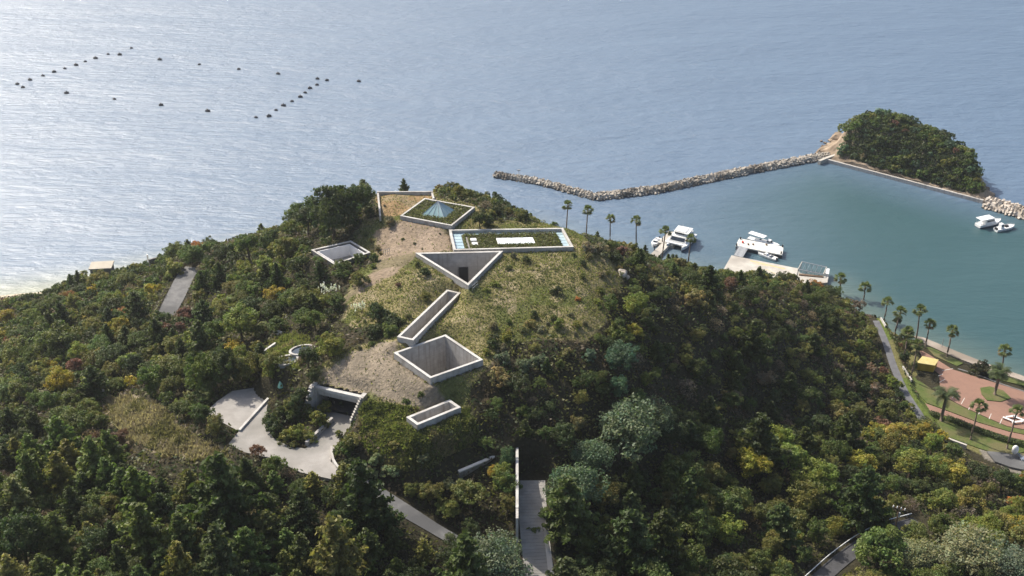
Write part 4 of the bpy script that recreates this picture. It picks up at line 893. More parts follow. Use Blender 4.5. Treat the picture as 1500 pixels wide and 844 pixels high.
# ---- trees and shrubs one can pick out, placed where the photograph has them: (kind, base px, py, crown radius m, colour, label)
HERO = [
 ('feather', 868, 690, 4.2, 'silver', 'silvery green feathery tree at the lower left shoulder of the largest one', 1.0),
 ('broad', 1313, 480, 1.9, 'dark', 'dark bush on the bank between side road and shore, topmost of five', 1.1),
 ('broad', 1325, 500, 2.0, 'dark', 'dark bush on the bank between side road and shore, second of five', 1.1),
 ('broad', 1333, 516, 1.9, 'green', 'green bush on the bank between side road and shore, middle of five', 1.1),
 ('broad', 1326, 532, 1.7, 'dark', 'dark bush on the bank between side road and shore, fourth of five', 1.1),
 ('broad', 1338, 545, 1.6, 'dark', 'dark bush left of the yellow hut, lowest of five', 1.1),
 ('feather', 905, 668, 6.8, 'silver', 'large feathery silvery green tree in the hollow right of the museum hill', .95),
 ('feather', 945, 640, 4.6, 'silver', 'silvery green feathery tree behind the right shoulder of the largest one', 1.0),
 ('feather', 850, 745, 4.8, 'silver', 'feathery silvery green tree close to the right side of the ramp path', 1.1),
 ('feather', 732, 856, 5.8, 'silver', 'big rounded silvery green tree at the bottom edge left of the ramp path', 1.0),
 ('broad', 905, 540, 3.2, 'bluegreen', 'bluish green tree on the slope at the right edge of the meadow', 1.1),
 ('broad', 902, 585, 2.4, 'bluegreen', 'small bluish green tree below the right edge of the meadow', 1.1),
 ('broad', 490, 350, 6.0, 'dark', 'large dark evergreen standing out against the sea left of the roof terrace', 1.35),
 ('broad', 335, 566, 3.4, 'dark', 'tall dark tree shading the upper end of the parking bay, nearest the basins', 1.5),
 ('broad', 305, 575, 3.4, 'green', 'tall green tree shading the left end of the parking bay', 1.5),
 ('broad', 362, 560, 2.8, 'olive', 'olive tree at the top right corner of the parking bay', 1.3),
 ('broad', 322, 640, 2.2, 'olive', 'olive bush tree between the parking bay and the dry mound', 1.2),
 ('broad', 300, 628, 2.2, 'dark', 'dark bush tree left of the parking bay above the dry mound', 1.2),
 ('broad', 462, 560, 1.5, 'dark', 'dark round tree at the left pier of the entrance portal', 1.3),
 ('broad', 398, 540, 2.3, 'olive', 'olive tree in front of the lower oval basin', 1.0),
 ('broad', 396, 562, 2.1, 'lime', 'yellowish bush tree above the forecourt kerb below the basins', 1.0),
 ('broad', 452, 540, 2.4, 'dark', 'dark tree hiding the right half of the oval basins', 1.1),
 ('broad', 520, 325, 3.8, 'dark', 'dark evergreen between the largest one and the roof terrace', 1.3),
 ('broad', 452, 345, 4.2, 'dark', 'dark evergreen on the left shoulder of the largest evergreen by the sea', 1.0),
 ('broad', 703, 335, 2.3, 'dark', 'dense dark bush at the right corner of the pyramid skylight', 1.0),
 ('shrub', 716, 334, 1.9, 'dark', 'dark bush between the pyramid skylight and the roof garden', 1.2),
 ('broad', 285, 385, 3.3, 'green', 'green tree with an orange neighbour on the left ridge against the sea', 1.0),
 ('broad', 292, 372, 2.2, 'orange', 'orange leaved tree on the left ridge against the sea', .9),
 ('broad', 320, 380, 1.9, 'orange', 'smaller orange leaved tree right of the one on the left ridge', .8),
 ('broad', 180, 468, 2.4, 'orange', 'rusty orange tree in the woods between the coast building and the coast road', .7),
 ('broad', 272, 470, 2.3, 'red', 'dark reddish tree just below the coast road', .9),
 ('broad', 265, 486, 1.6, 'red', 'small dusky red bush below the coast road', .9),
 ('broad', 88, 462, 2.5, 'mauve', 'dark purplish tree in the woods near the left beach', .8),
 ('broad', 12, 478, 3.0, 'yellow', 'yellow green tree at the left edge of the picture below the beach', 1.0),
 ('broad', 5, 500, 1.7, 'gold', 'small bright yellow bush at the left edge of the picture', 1.0),
 ('broad', 355, 500, 4.2, 'lime', 'large rounded yellowish green tree left of the basin clearing', 1.0),
 ('broad', 320, 505, 3.1, 'green', 'rounded mid green tree beside the large yellowish one', 1.0),
 ('broad', 405, 445, 2.4, 'yellow', 'yellowing tree on the left flank of the hilltop', .9),
 ('broad', 180, 655, 1.7, 'red', 'small dusty red tree below the dry grass mound', 1.1),
 ('broad', 380, 672, 1.5, 'red', 'thin reddish tree at the bottom of the forecourt', 1.0),
 ('broad', 1310, 655, 4.0, 'gold', 'golden yellow tree at the foot of the hill left of the footpath', .85),
 ('broad', 1285, 640, 2.6, 'yellow', 'yellowing tree behind the golden one at the foot of the hill', .9),
 ('broad', 1260, 700, 4.2, 'yellow', 'broad yellow green tree below the golden one', .9),
 ('broad', 1190, 720, 5.0, 'lime', 'wide yellowish green tree in the lower right woods', .9),
 ('broad', 1330, 705, 5.0, 'lime', 'large yellow green tree above the utility pole', .9),
 ('broad', 1395, 705, 3.6, 'yellow', 'yellowish tree right of the large one above the utility pole', .9),
 ('broad', 1495, 712, 1.7, 'orange', 'bright orange tree at the right edge of the picture', 1.0),
 ('broad', 1490, 740, 2.2, 'orange', 'rusty orange tree below the bright orange one at the right edge', .5),
 ('feather', 1400, 830, 6.4, 'pale', 'wide pale olive tree in the bottom right corner', .75),
 ('feather', 1335, 840, 4.6, 'pale', 'pale olive tree at the foot of the utility pole', .8),
 ('feather', 1470, 850, 5.2, 'silver', 'grey green tree at the very bottom right corner', .7),
 ('broad', 1495, 790, 3.0, 'yellow', 'yellow tree at the right edge above the bottom corner', .9),
 ('broad', 925, 470, 3.0, 'lime', 'yellowish green tree at the upper right edge of the meadow', 1.1),
 ('broad', 895, 455, 2.0, 'green', 'small fresh green tree on the meadow near its right edge', 1.0),
 ('broad', 930, 500, 1.9, 'yellow', 'small yellow tree at the right edge of the meadow', 1.1),
 ('broad', 1440, 545, 0, '', '', 0),
 ('broad', 1072, 425, 2.3, 'red', 'reddish tree at the left end of the quay', .8),
 ('broad', 1192, 428, 2.4, 'orange', 'orange tree at the right end of the quay', .8),
 ('broad', 1120, 565, 2.6, 'mauve', 'mauve brown leafless tree halfway down the right hillside', .8),
 ('broad', 1075, 590, 2.2, 'mauve', 'brownish leafless tree on the right hillside, nearer the bottom', .8),
 ('broad', 740, 720, 2.6, 'lime', 'yellowish green tree touching the tall wall of the ramp path', 1.2),
 ('broad', 722, 700, 1.2, 'gold', 'small golden orange shrub in front of the retaining wall opening', 1.2),
 ('broad', 632, 735, 2.2, 'olive', 'rounded olive tree above the access road, right of the white flowering shrubs', 1.1),
 ('broad', 604, 728, 1.5, 'olive', 'round olive bush above the access road', 1.1),
 ('broad', 689, 745, 3.3, 'olive', 'broad dark olive tree between the access road and the ramp path', .9),
 ('broad', 744, 735, 2.5, 'green', 'green tree leaning over the tall garden wall, middle one', 1.3),
 ('broad', 743, 758, 2.3, 'olive', 'olive tree beside the tall garden wall, lowest one', 1.3),
 ('broad', 746, 690, 1.8, 'bluegreen', 'ivy covered tree at the top end of the tall garden wall', 1.5),
 ('shrub', 765, 545, 2.0, 'silver', 'silvery green bush at the front edge of the meadow, right of the square well', 1.0),
 ('shrub', 738, 530, 1.6, 'silver', 'silvery bush touching the right corner of the square well', 1.0),
 ('shrub', 792, 535, 1.8, 'silver', 'silvery bush at the front edge of the meadow, third from the square well', 1.0),
 ('shrub', 862, 530, 1.6, 'silver', 'silvery bush alone at the lower right corner of the meadow', 1.0),
 ('shrub', 655, 498, 1.1, 'silver', 'small silvery bush between the slot and the square well', 1.0),
 ('shrub', 571, 333, 1.7, 'grey', 'round grey green bush below the roof terrace', .9),
 ('shrub', 754, 378, .95, 'grey', 'round grey green bush below the roof garden, the left of two', 1.1),
 ('shrub', 771, 384, 1.3, 'dark', 'round dark green bush below the roof garden, the right of two', .9),
 ('shrub', 726, 419, 1.2, 'lime', 'yellowish green bush right of the tip of the triangle', .9),
 ('shrub', 743, 396, .9, 'green', 'small green bush along the right side of the triangle', .8),
 ('shrub', 712, 428, .8, 'lime', 'smallest yellowish bush near the tip of the triangle', .9),
 ('shrub', 622, 404, 1.5, 'dark', 'dark bush left of the triangle', .9),
 ('shrub', 612, 392, .9, 'olive', 'small olive bush at the left corner of the triangle', 1.2),
 ('shrub', 585, 420, .7, 'red', 'tiny reddish bush in the grass left of the triangle', 1.0),
 ('shrub', 525, 418, 2.2, 'olive', 'rounded olive bush below the sky room', 1.1),
 ('shrub', 507, 398, 2.0, 'green', 'green bush against the lower corner of the sky room', 1.0),
 ('shrub', 550, 382, 1.4, 'green', 'green bush on the right corner of the sky room', 1.0),
 ('shrub', 553, 468, 2.7, 'dark', 'dark bush in the thicket above the slot, rearmost', 1.0),
 ('shrub', 575, 478, 2.4, 'dark', 'dark bush in the thicket above the slot, rightmost', .9),
 ('shrub', 545, 495, 2.6, 'dark', 'large dark bush at the lower left of the thicket by the slot', .9),
 ('shrub', 568, 492, 2.2, 'green', 'dark green bush touching the lower end of the slot', .9),
 ('shrub', 623, 440, 1.3, 'olive', 'olive bush left of the upper end of the slot', 1.1),
 ('shrub', 617, 583, .9, 'green', 'small green bush on the gravel slope above the small opening, right of two', 1.0),
 ('shrub', 594, 592, .8, 'green', 'small green bush on the gravel slope above the small opening, left of two', 1.1),
 ('shrub', 590, 352, .45, 'green', 'tiny tuft on the bare terrace, left of two', .9),
 ('shrub', 607, 358, .5, 'dark', 'tiny dark tuft on the bare terrace, right of two', .7),
 ('shrub', 645, 343, .35, 'dark', 'single tiny dark tuft beside the roof garden corner', .9),
 ('shrub', 618, 366, .35, 'dark', 'tiny dark tuft above the left corner of the triangle', .7),
 ('shrub', 577, 660, 1.6, 'olive', 'olive bush on the grassy front slope', .7),
 ('shrub', 552, 678, 1.5, 'pale', 'white flowering round bush at the foot of the front slope, left one', .9),
 ('shrub', 572, 698, 1.9, 'pale', 'white flowering round bush at the foot of the front slope, largest one', .9),
 ('shrub', 549, 700, 1.4, 'pale', 'whitish bush just above the access road', .9),
 ('shrub', 616, 676, 1.3, 'pale', 'white flowering bush right of the others on the front slope', .8),
 ('shrub', 656, 712, 1.5, 'pale', 'whitish bush below the retaining wall, left of two', .8),
 ('shrub', 675, 716, 1.6, 'pale', 'whitish bush below the retaining wall, right of two', .8),
 ('shrub', 1437, 543, 0, '', '', 0),
 ('shrub', 880, 372, 2.3, 'grey', 'grey green bush where the hilltop meets the sea view', .9),
 ('shrub', 860, 368, 1.8, 'grey', 'greyish bush at the right end of the roof garden', .9),
 ('shrub', 900, 382, 2.0, 'dark', 'dark bush right of the grey ones at the end of the roof garden', .9),
 ('shrub', 845, 440, .9, 'orange', 'small rusty shrub in the meadow near its right side', .6),
 ('shrub', 830, 520, 1.4, 'khaki', 'khaki bush below the meadow edge', .8),
 ('pine', 592, 283, 3.2, 'dark', 'small pine standing on the skyline behind the roof terrace', .0),
]
for (kind, px, py, r, cn_, lab, hs) in HERO:
    if not cn_: continue
    g0 = G(px, py)
    if kind == 'pine': plant('pine', g0, r, 1.0, cn_, lab, None, hs=1.0)
    else:
        rz = float(R.uniform(0, 6.28)); plant(kind, g0, r, rz, cn_, lab, None, hs=hs if hs else 1, jit=.06)
        occupy(g0[0], g0[1], r * .85)
# planted island in the forecourt and the edge of the portal
ISL_SH = [(405,640,2.0,'dark'),(420,648,1.8,'olive'),(440,640,1.9,'lime'),(452,645,1.7,'olive'),(462,622,2.0,'lime'),(472,608,1.7,'lime'),(432,618,2.0,'dark'),(412,612,1.7,'dark'),(400,622,1.6,'dark'),(425,600,1.8,'olive'),(440,590,2.2,'dark'),(450,608,1.6,'dark'),(478,628,1.1,'olive'),(430,655,1.0,'olive')]
for i, (px, py, r, cn_) in enumerate(ISL_SH):
    g0 = G(px, py); k_ = sum(q[3] == cn_ for q in ISL_SH[:i]); plant('shrub', g0, r, i, cn_, '%s bush, number %s among its colour from the drive side, on the forecourt island' % (WORD[cn_], ['one', 'two', 'three', 'four', 'five', 'six', 'seven'][k_]), 'bushes on the forecourt island', hs=1.1); occupy(g0[0], g0[1], r)
for i, (px, py, r, cn_) in enumerate([(505,668,2.1,'green'),(520,655,2.0,'olive'),(515,690,1.9,'dark'),(532,690,1.5,'grey'),(495,640,1.0,'lime')]):
    g0 = G(px, py); plant('shrub', g0, r, i, cn_, '%s bush beside the portal on the right corner of the forecourt' % WORD[cn_], 'bushes at the right corner of the forecourt', hs=1.1); occupy(g0[0], g0[1], r)

# ---- the woods
PLACES = [
 ('foreground woods', lambda x, y, Y: y > 668 and x < 720, 'in the dark woods along the bottom left'),
 ('lower middle woods', lambda x, y, Y: y > 640 and 720 <= x < 1010, 'in the woods right of the ramp path'),
 ('lower right woods', lambda x, y, Y: y > 640 and x >= 1010, 'in the lower right woods around the service road'),
 ('ridge behind the museum', lambda x, y, Y: 540 <= x < 850 and y < 345, 'on the ridge behind the museum against the sea'),
 ('sea side ridge', lambda x, y, Y: x >= 820 and y < 440 and x < 1240, 'on the crest above the harbour'),
 ('lower bank', lambda x, y, Y: 1230 <= x and y < 640, 'beside the side road and plaza'),
 ('right hillside', lambda x, y, Y: 690 <= x < 1330, 'on the hillside right of the museum'),
 ('front slope', lambda x, y, Y: 500 <= x < 720 and y > 560, 'on the slope below the museum'),
 ('left ridge', lambda x, y, Y: x < 540 and y < 430, 'on the left ridge overlooking the sea'),
 ('left slope', lambda x, y, Y: True, 'on the wide slope left of the museum'),
]
MIX = {
 'foreground woods': (2.2, [('pine', 'dark', 4), ('pine', 'green', 5), ('pine', 'olive', 2), ('redpine', 'dark', 1.5), ('broad', 'green', 1.2), ('broad', 'olive', .8), ('twiggy', 'mauve', .5), ('broad', 'dark', 1)]),
 'lower middle woods': (3.1, [('broad', 'dark', 4), ('broad', 'green', 3), ('broad', 'olive', 1), ('pine', 'dark', 1.5), ('feather', 'bluegreen', .5)]),
 'lower right woods': (3.0, [('broad', 'green', 3), ('broad', 'olive', 3), ('broad', 'dark', 2), ('broad', 'lime', 2.2), ('broad', 'yellow', .4), ('twiggy', 'mauve', .5), ('pine', 'dark', .4)]),
 'ridge behind the museum': (1.7, [('shrub', 'green', 3), ('shrub', 'dark', 3), ('shrub', 'olive', 3), ('shrub', 'khaki', 1.4), ('redpine', 'dark', .8), ('twiggy', 'mauve', .4), ('shrub', 'red', .2)]),
 'sea side ridge': (1.6, [('redpine', 'green', 3), ('redpine', 'dark', 2.5), ('pine', 'dark', .7), ('shrub', 'olive', 2), ('twiggy', 'mauve', 1), ('shrub', 'red', .25), ('shrub', 'khaki', 1)]),
 'lower bank': (1.5, [('shrub', 'dark', 3), ('shrub', 'green', 2), ('broad', 'olive', 2), ('broad', 'mauve', .6), ('shrub', 'lime', .6), ('broad','red',.4)]),
 'right hillside': (1.75, [('redpine', 'dark', 3.5), ('redpine', 'green', 3.5), ('redpine', 'olive', 2), ('shrub', 'green', 1.5), ('twiggy', 'mauve', 1.6), ('broad', 'dark', 1.5), ('pine', 'dark', .8), ('shrub', 'khaki', .9), ('broad', 'orange', .1)]),
 'front slope': (1.5, [('shrub', 'olive', 3), ('shrub', 'khaki', 2), ('shrub', 'green', 2), ('shrub', 'dark', 2), ('shrub', 'lime', .6), ('shrub', 'pale', .3)]),
 'left ridge': (1.9, [('broad', 'dark', 3), ('broad', 'green', 3), ('pine', 'dark', .6), ('broad', 'olive', 2), ('twiggy', 'mauve', .5), ('shrub', 'lime', .8)]),
 'left slope': (2.15, [('broad', 'green', 4), ('broad', 'dark', 4), ('broad', 'olive', 3), ('broad', 'lime', 2.2), ('twiggy', 'mauve', .8), ('shrub', 'pale', .4), ('pine', 'dark', 1), ('broad', 'yellow', .35), ('broad', 'red', .12), ('broad', 'orange', .14)]),
}
SKYL = [(-100,440),(0,438),(60,430),(110,402),(150,399),(230,384),(255,358),(300,352),(330,357),(430,324),(437,296),(480,268),(530,264),(550,284),(590,268),(640,270),(720,284),(760,310),(810,324),(850,340),(890,354),(930,362),(960,380),(1010,389),(1060,399),(1100,394),(1140,402),(1200,413),(1240,426),(1290,456),(1300,470),(1340,500),(1600,560)]
SKX = [q[0] for q in SKYL]; SKY_ = [q[1] for q in SKYL]
# islet terrain
IA, IB = P(1205, 236, 0), P(1444, 299, 0); iu = (IB - IA)[:2]; IL = np.linalg.norm(iu); iu = iu / IL; iv = (IA + IB)[:2] / 2; iv = iv / np.linalg.norm(iv); iv = iv + np.array([-.06, 0])
def isl_h(s, t):
    """s along the harbour wall 0..1, t away from it in metres"""
    width = 34 * np.sin(np.pi * np.clip((s + .06) / 1.10, 0, 1)) ** .55 + 3
    prof = np.interp(s, [-.08, 0, .07, .14, .22, .34, .5, .66, .8, .9, .96, 1.02], [0, .5, 2.4, 9.2, 12.6, 13.6, 12.6, 11.6, 10.2, 8.8, 5.0, 0])
    q = np.clip(t / width, 0, 1); cr = np.interp(q, [0, .04, .10, .38, .55, .82, 1.0], [0.11, .13, .2, .93, 1.0, .72, 0.0])
    h_ = prof * cr; return np.where((t < 0) | (t > width), -1.5, h_ + .25)
ss = np.linspace(-.09, 1.06, 240); tt_ = np.linspace(-1.5, 40, 130); S, T = np.meshgrid(ss, tt_); HI = isl_h(S, T); IX = IA[0] + iu[0] * S * IL + iv[0] * T; IY = IA[1] + iu[1] * S * IL + iv[1] * T
HI = HI + np.where(HI > .5, vnoise(IX, IY, 3, 91) * .7 + vnoise(IX, IY, 1.2, 92) * .35, 0); HI = np.where((T < 0.2), -1.5, HI)
i2 = np.arange(S.size).reshape(S.shape); F2 = np.c_[i2[:-1, :-1].ravel(), i2[:-1, 1:].ravel(), i2[1:, 1:].ravel(), i2[1:, :-1].ravel()]; F2 = F2[(HI[:-1, :-1].ravel() > -1.4) | (HI[1:, 1:].ravel() > -1.4)]
tag(link('islet_ground', np_mesh('islet_ground', np.c_[IX.ravel(), IY.ravel(), HI.ravel()], F2, smooth=False), M['rock_cliff']), kind='structure')
def isl_xyz(s, t): h_ = float(bil(HI, 0, 0, 1, (s + .09) / 1.15 * 239, (t + 1.5) / 41.5 * 129)); return np.array([IA[0] + iu[0] * s * IL + iv[0] * t, IA[1] + iu[1] * s * IL + iv[1] * t, h_])
def islet_trees():
    rg_ = np.random.default_rng(321); cells = []
    for k in range(9000):
        s = rg_.uniform(.05, .99); t = rg_.uniform(2.4, 31); q = isl_xyz(s, t); r = float(rg_.choice([1.2, 1.6, 2.0, 2.5, 3.1]) * rg_.uniform(.9, 1.1))
        if q[2] < .9 or (s < .12 and t > 4) or s > .965 or (s < .19 and q[2] < 3.0) or (s < .16 and t > 20): continue
        if s > .93: r = min(r, 1.6)
        if any((q[0] - a_) ** 2 + (q[1] - b_) ** 2 < ((r + c_) * .52) ** 2 for a_, b_, c_ in cells): continue
        cells.append((q[0], q[1], r)); cn_ = ['dark', 'green', 'dark', 'green', 'olive', 'green', 'dark', 'bluegreen'][int(rg_.integers(8))]
        if rg_.uniform() < .06 and s > .3: cn_ = 'red'
        cpx, cpy, dp = proj(q[0], q[1], q[2] + r * .6)
        cand.append(dict(x=q[0], y=q[1], z=q[2] - r * .35, r=r, kind='broad', col=cn_, nm='islet', where='on the small wooded islet at the end of the breakwater', hid=t > 22, size=r * float(FPX / dp), px=float(cpx), py=float(cpy)))
rg = np.random.default_rng(99); cand = []
NT = 26000
tx = rg.uniform(X0 + 2, X1 - 2, NT); ty = rg.uniform(Y0 + 1, 338, NT); th_ = height(tx, ty); tpx, tpy, tdep = proj(tx, ty, th_)
def hidden(x, y, z, cover=2.0):
    t = np.linspace(.35, .985, 60); X, Y = x * t, y * t; Z = CAM_H + (z - CAM_H) * t; ok = Y > Y0
    return bool(np.any(Z[ok] < height(X[ok], Y[ok]) + cover * (t[ok] < .97)))
for i in range(NT):
    x, y, h_ = tx[i], ty[i], th_[i]
    if h_ < 1.7 or not (-60 < tpx[i] < 1570) or tpy[i] > 905: continue
    for nm, fn, where in PLACES:
        if fn(tpx[i], tpy[i], y): break
    r0, mixl = MIX[nm]; r = r0 * float(np.exp(rg.normal() * .34))
    if h_ < 3.2 and tpx[i] < 1200 and tpx[i] > 100: r *= .7
    wts = np.array([q[2] for q in mixl]); k = rg.choice(len(mixl), p=wts / wts.sum()); kind, cn_, _ = mixl[k]
    if kind == 'twiggy': r *= .7
    if not free(x, y, r, .60): continue
    ht = r * (1.3 if kind in ('broad', 'feather', 'redpine') else .8) if kind != 'pine' else r * 2.9
    cpx, cpy, dp = proj(x, y, h_ + ht * .55); s_ = FPX / dp
    lim = float(np.interp(cpx, SKX, SKY_)) ; top = float(proj(x, y, h_ + ht)[1])
    if top < lim - (9 if kind == 'pine' else 2):
        g_y = float(tpy[i])
        if g_y < lim + 4: continue
        f_ = min(1.0, (g_y - lim) / max(g_y - top, 1e-3))
        if f_ * r < .7: continue
        r *= f_; ht *= f_; cpx, cpy, dp = proj(x, y, h_ + ht * .55); s_ = FPX / dp
    if cleared(float(cpx), float(cpy), float(r * s_ * .8), float(ht * .5 * s_ + r * .25 * s_)): continue
    if cleared(float(tpx[i]), float(tpy[i]), 3, 3): continue
    if on_structure(x, y, r): continue
    occupy(x, y, r); hid = hidden(x, y, h_ + ht * .8)
    cand.append(dict(x=x, y=y, z=h_, r=r, kind=kind, col=cn_, nm=nm, where=where, hid=hid, size=r * float(s_), px=float(cpx), py=float(cpy)))
islet_trees()
print('woods candidates', len(cand), 'visible', sum(not c['hid'] for c in cand))
quota = {'tree': 255, 'pine tree': 299, 'shrub': 190, 'bare shrub': 300}
rest = []; NAMED = []
rge = np.random.default_rng(4242); ne = 0
for _ in range(2500):
    px_, py_ = rge.uniform(520, 925), rge.uniform(300, 545)
    if not inpoly(np.array([px_]), np.array([py_]), Z_PLATEAU)[0]: continue
    e_d = segdist(np.array([px_]), np.array([py_]), Z_PLATEAU, True)[0][0]
    if px_ > 700 and e_d > 34 and rge.uniform() > .05: continue
    if px_ <= 700 and e_d > 16: continue
    g0 = G(px_, py_); r_e = float(rge.uniform(.4, 1.15)) * (1.25 if px_ > 700 else .8)
    if any(inpoly(np.array([g0[0]]), np.array([g0[1]]), c_[0])[0] or segdist(np.array([g0[0]]), np.array([g0[1]]), c_[0], True)[0][0] < r_e + .8 for c_ in COURTS.values()): continue
    if not free(g0[0], g0[1], r_e, .7): continue
    occupy(g0[0], g0[1], r_e); cn_ = ['olive', 'green', 'khaki', 'olive', 'dark', 'grey', 'lime', 'khaki'][int(rge.integers(8))]
    cand.append(dict(x=g0[0], y=g0[1], z=g0[2], r=r_e, kind='shrub', col=cn_, nm='meadow', where='on the hilltop meadow', hid=False, size=99, px=px_, py=py_)); ne += 1
    if ne >= 55: break
LAND = [(205,625,'the dry mound'),(330,600,'the parking bay'),(490,590,'the entrance portal'),(430,620,'the planted forecourt island'),(430,520,'the oval basins'),(258,430,'the coast road'),(147,392,'the coast building'),
 (228,380,'the dark coast wall'),(500,368,'the sky room'),(595,295,'the roof terrace'),(645,310,'the pyramid skylight'),(750,350,'the roof garden'),(672,390,'the triangular courtyard'),(628,462,'the slot opening'),(642,522,'the square well'),
 (635,604,'the small concrete opening'),(708,672,'the retaining wall'),(757,710,'the tall garden wall'),(782,740,'the ramp path'),(560,728,'the access road'),(680,795,'the lower access road'),(905,640,'the largest silvery tree'),(850,730,'the silvery path side tree'),
 (728,820,'the silvery bottom tree'),(500,300,'the big sea evergreen'),(12,478,'the yellow left edge tree'),(911,404,'the pale boulder'),(960,375,'the jetty'),(1010,365,'the catamaran'),(1110,395,'the quay'),(1190,400,'the mesh frame'),(1300,520,'the side road'),
 (1310,655,'the golden tree'),(1310,760,'the utility pole'),(1240,810,'the service road'),(1360,540,'the yellow hut'),(1382,590,'the big date palm'),(1487,668,'the white sculpture'),(1400,820,'the pale corner tree'),(0,844,'the bottom left corner'),(200,844,'the left bottom edge'),
 (420,844,'the middle bottom edge'),(580,844,'the bottom edge under the road'),(900,844,'the bottom edge past the path'),(1080,844,'the right bottom edge'),(0,600,'the left picture edge'),(1100,560,'the mauve bare hillside tree'),(1230,210,'the left islet rocks'),(1320,268,'the islet sea wall'),(1294,165,'the islet summit'),(1440,285,'the right islet cliff'),
 (180,468,'the rusty orange tree'),(272,470,'the reddish roadside tree'),(355,490,'the large yellowish tree'),(100,540,'the upper left woods'),(120,700,'the lower left woods'),(300,720,'the woods under the forecourt'),(1000,480,'the upper right hillside'),(1160,480,'the hillside above the quay palms'),(1000,700,'the dark hollow'),(1110,680,'the lower right woods')]
ORD = ['first', 'second', 'third', 'fourth', 'fifth', 'sixth', 'seventh', 'eighth', 'ninth', 'tenth', 'eleventh', 'twelfth']
def label_woods():
    B = {}
    for c in NAMED:
        dl = [((c['px'] - q[0]) ** 2 + (c['py'] - q[1]) ** 2, q) for q in LAND]; d_, q = min(dl, key=lambda t: t[0]); d_ = d_ ** .5; dx, dy = c['px'] - q[0], c['py'] - q[1]
        c['key'] = (c['col'], c['word'], 'near' if d_ < 45 else 'farther', ('right of' if dx > 0 else 'left of') if abs(dx) > abs(dy) else ('below' if dy > 0 else 'above'), q[2]); B.setdefault(c['key'], []).append(c)
    for k, L in B.items():
        L.sort(key=lambda c: c['px'])
        for i, c in enumerate(L):
            base = '%s %s %s %s %s' % (WORD[k[0]], k[1], 'just' if k[2] == 'near' else 'farther', k[3], k[4])
            if len(L) > 1: base = base + ', %s' % ('leftmost' if i == 0 else 'rightmost' if i == len(L) - 1 else ORD[min(i, 11)] + ' across')
            c['obj']['label'] = base
for c in sorted(cand, key=lambda c: -c['size']):
    ct = CATS[c['kind']]; inframe = -30 < c['px'] < 1530 and c['py'] < 870
    if c['hid'] or not inframe or quota[ct] <= 0: rest.append(c); continue
    quota[ct] -= 1
    word = {'broad': 'broadleaf tree', 'feather': 'feathery tree', 'pine': 'pointed conifer', 'redpine': 'flat topped pine', 'shrub': 'bush', 'twiggy': 'bare twiggy bush'}[c['kind']]
    c['obj'] = plant(c['kind'], (c['x'], c['y'], c['z']), c['r'] if c['kind'] != 'pine' else c['r'] * 2.9, float(rg.uniform(0, 6.28)), c['col'], 'x', '%ss %s' % (word, c['where']), hs=float(rg.uniform(.85, 1.15)), jit=.22)
    c['word'] = word; NAMED.append(c)
label_woods()
print('left for the distant woods', len(rest), quota)
LITE = {
 'broad': [shift(crown_round(500 + i, 42, 18, .13, .8, 7), .30) for i in range(4)], 'feather': [shift(crown_round(510 + i, 42, 18, .13, .8, 7), .30) for i in range(2)],
 'redpine': [shift(crown_round(520 + i, 34, 20, .11, .55, 8), .45) for i in range(4)], 'shrub': [crown_round(530 + i, 26, 18, .17, .72, 5) for i in range(4)],
 'twiggy': [crown_twiggy(540 + i, 220, .09) for i in range(3)], 'pine': [crown_pine(550 + i, 9, .08, 4) for i in range(3)]}
def joined(items, name):
    Vs, Fs, Cs, nv = [], [], [], 0
    for c in items:
        L = LITE[c['kind']]; V, F, cc = L[int(rg.integers(len(L)))]; a_ = rg.uniform(0, 6.283); k = c['r'] * (2.9 if c['kind'] == 'pine' else 1.0)
        ca, sa = math.cos(a_), math.sin(a_); Q = V * k; Q = np.c_[Q[:, 0] * ca - Q[:, 1] * sa, Q[:, 0] * sa + Q[:, 1] * ca, Q[:, 2] * rg.uniform(.85, 1.15)] + [c['x'], c['y'], c['z'] - .05]
        b = np.array(COLS[c['col']]) * (1 + rg.uniform(-.2, .2)) * np.array([1.11 + rg.uniform(-.12, .12), 1.12, 1])
        Vs.append(Q); Fs.append(F + nv); Cs.append(cc * b); nv += len(Q)
    me = np_mesh(name, np.concatenate(Vs), np.concatenate(Fs), facecol=np.concatenate(Cs)); return link(name, me, M['leaf'])
if rest: tag(joined(rest, 'distant_woods'), 'farther trees and bushes that merge into woods on the slopes', 'woods', kind='stuff')

# ---- undergrowth: low leaves over the floor of the woods and the rough slopes
def scatter_leaves(name, n, sel, size, colf, up, label, cat, seed, asp=1.5):
    g_ = np.random.default_rng(seed); x = g_.uniform(X0 + 2, X1 - 2, n); y = g_.uniform(Y0 + 1, 330, n); z = height(x, y); px, py, _ = proj(x, y, z)
    k = sel(x, y, z, px, py); x, y, z, px, py = x[k], y[k], z[k], px[k], py[k]
    ok = np.ones(len(x), bool)
    for line, hw in ((COURTROAD, 1.9), (LEFTROAD, 2.2), (PATH, 2.5), (SERVICE, 2.4), (SIDEROAD, 1.8), (WALK, 1.2)): ok &= segdist(x, y, line)[0] > hw
    for po_ in [FORECOURT, PLAZA, QUAY] + [c_[0] for c_ in COURTS.values()]: ok &= ~inpoly(x, y, po_)
    x, y, z, px, py = x[ok], y[ok], z[ok], px[ok], py[ok]
    c = np.c_[x, y, z + up(g_, len(x))]; nr = unit(g_.normal(size=c.shape) * .8 + [0, 0, .8]); V, F = leaf_quads(c, nr, size, g_, asp)
    o = link(name, np_mesh(name, V, F, facecol=colf(g_, x, y, px, py)), M['leaf']); return tag(o, label, cat, kind='stuff')
INVIS = lambda px, py: (px > -40) & (px < 1540) & (py < 880)
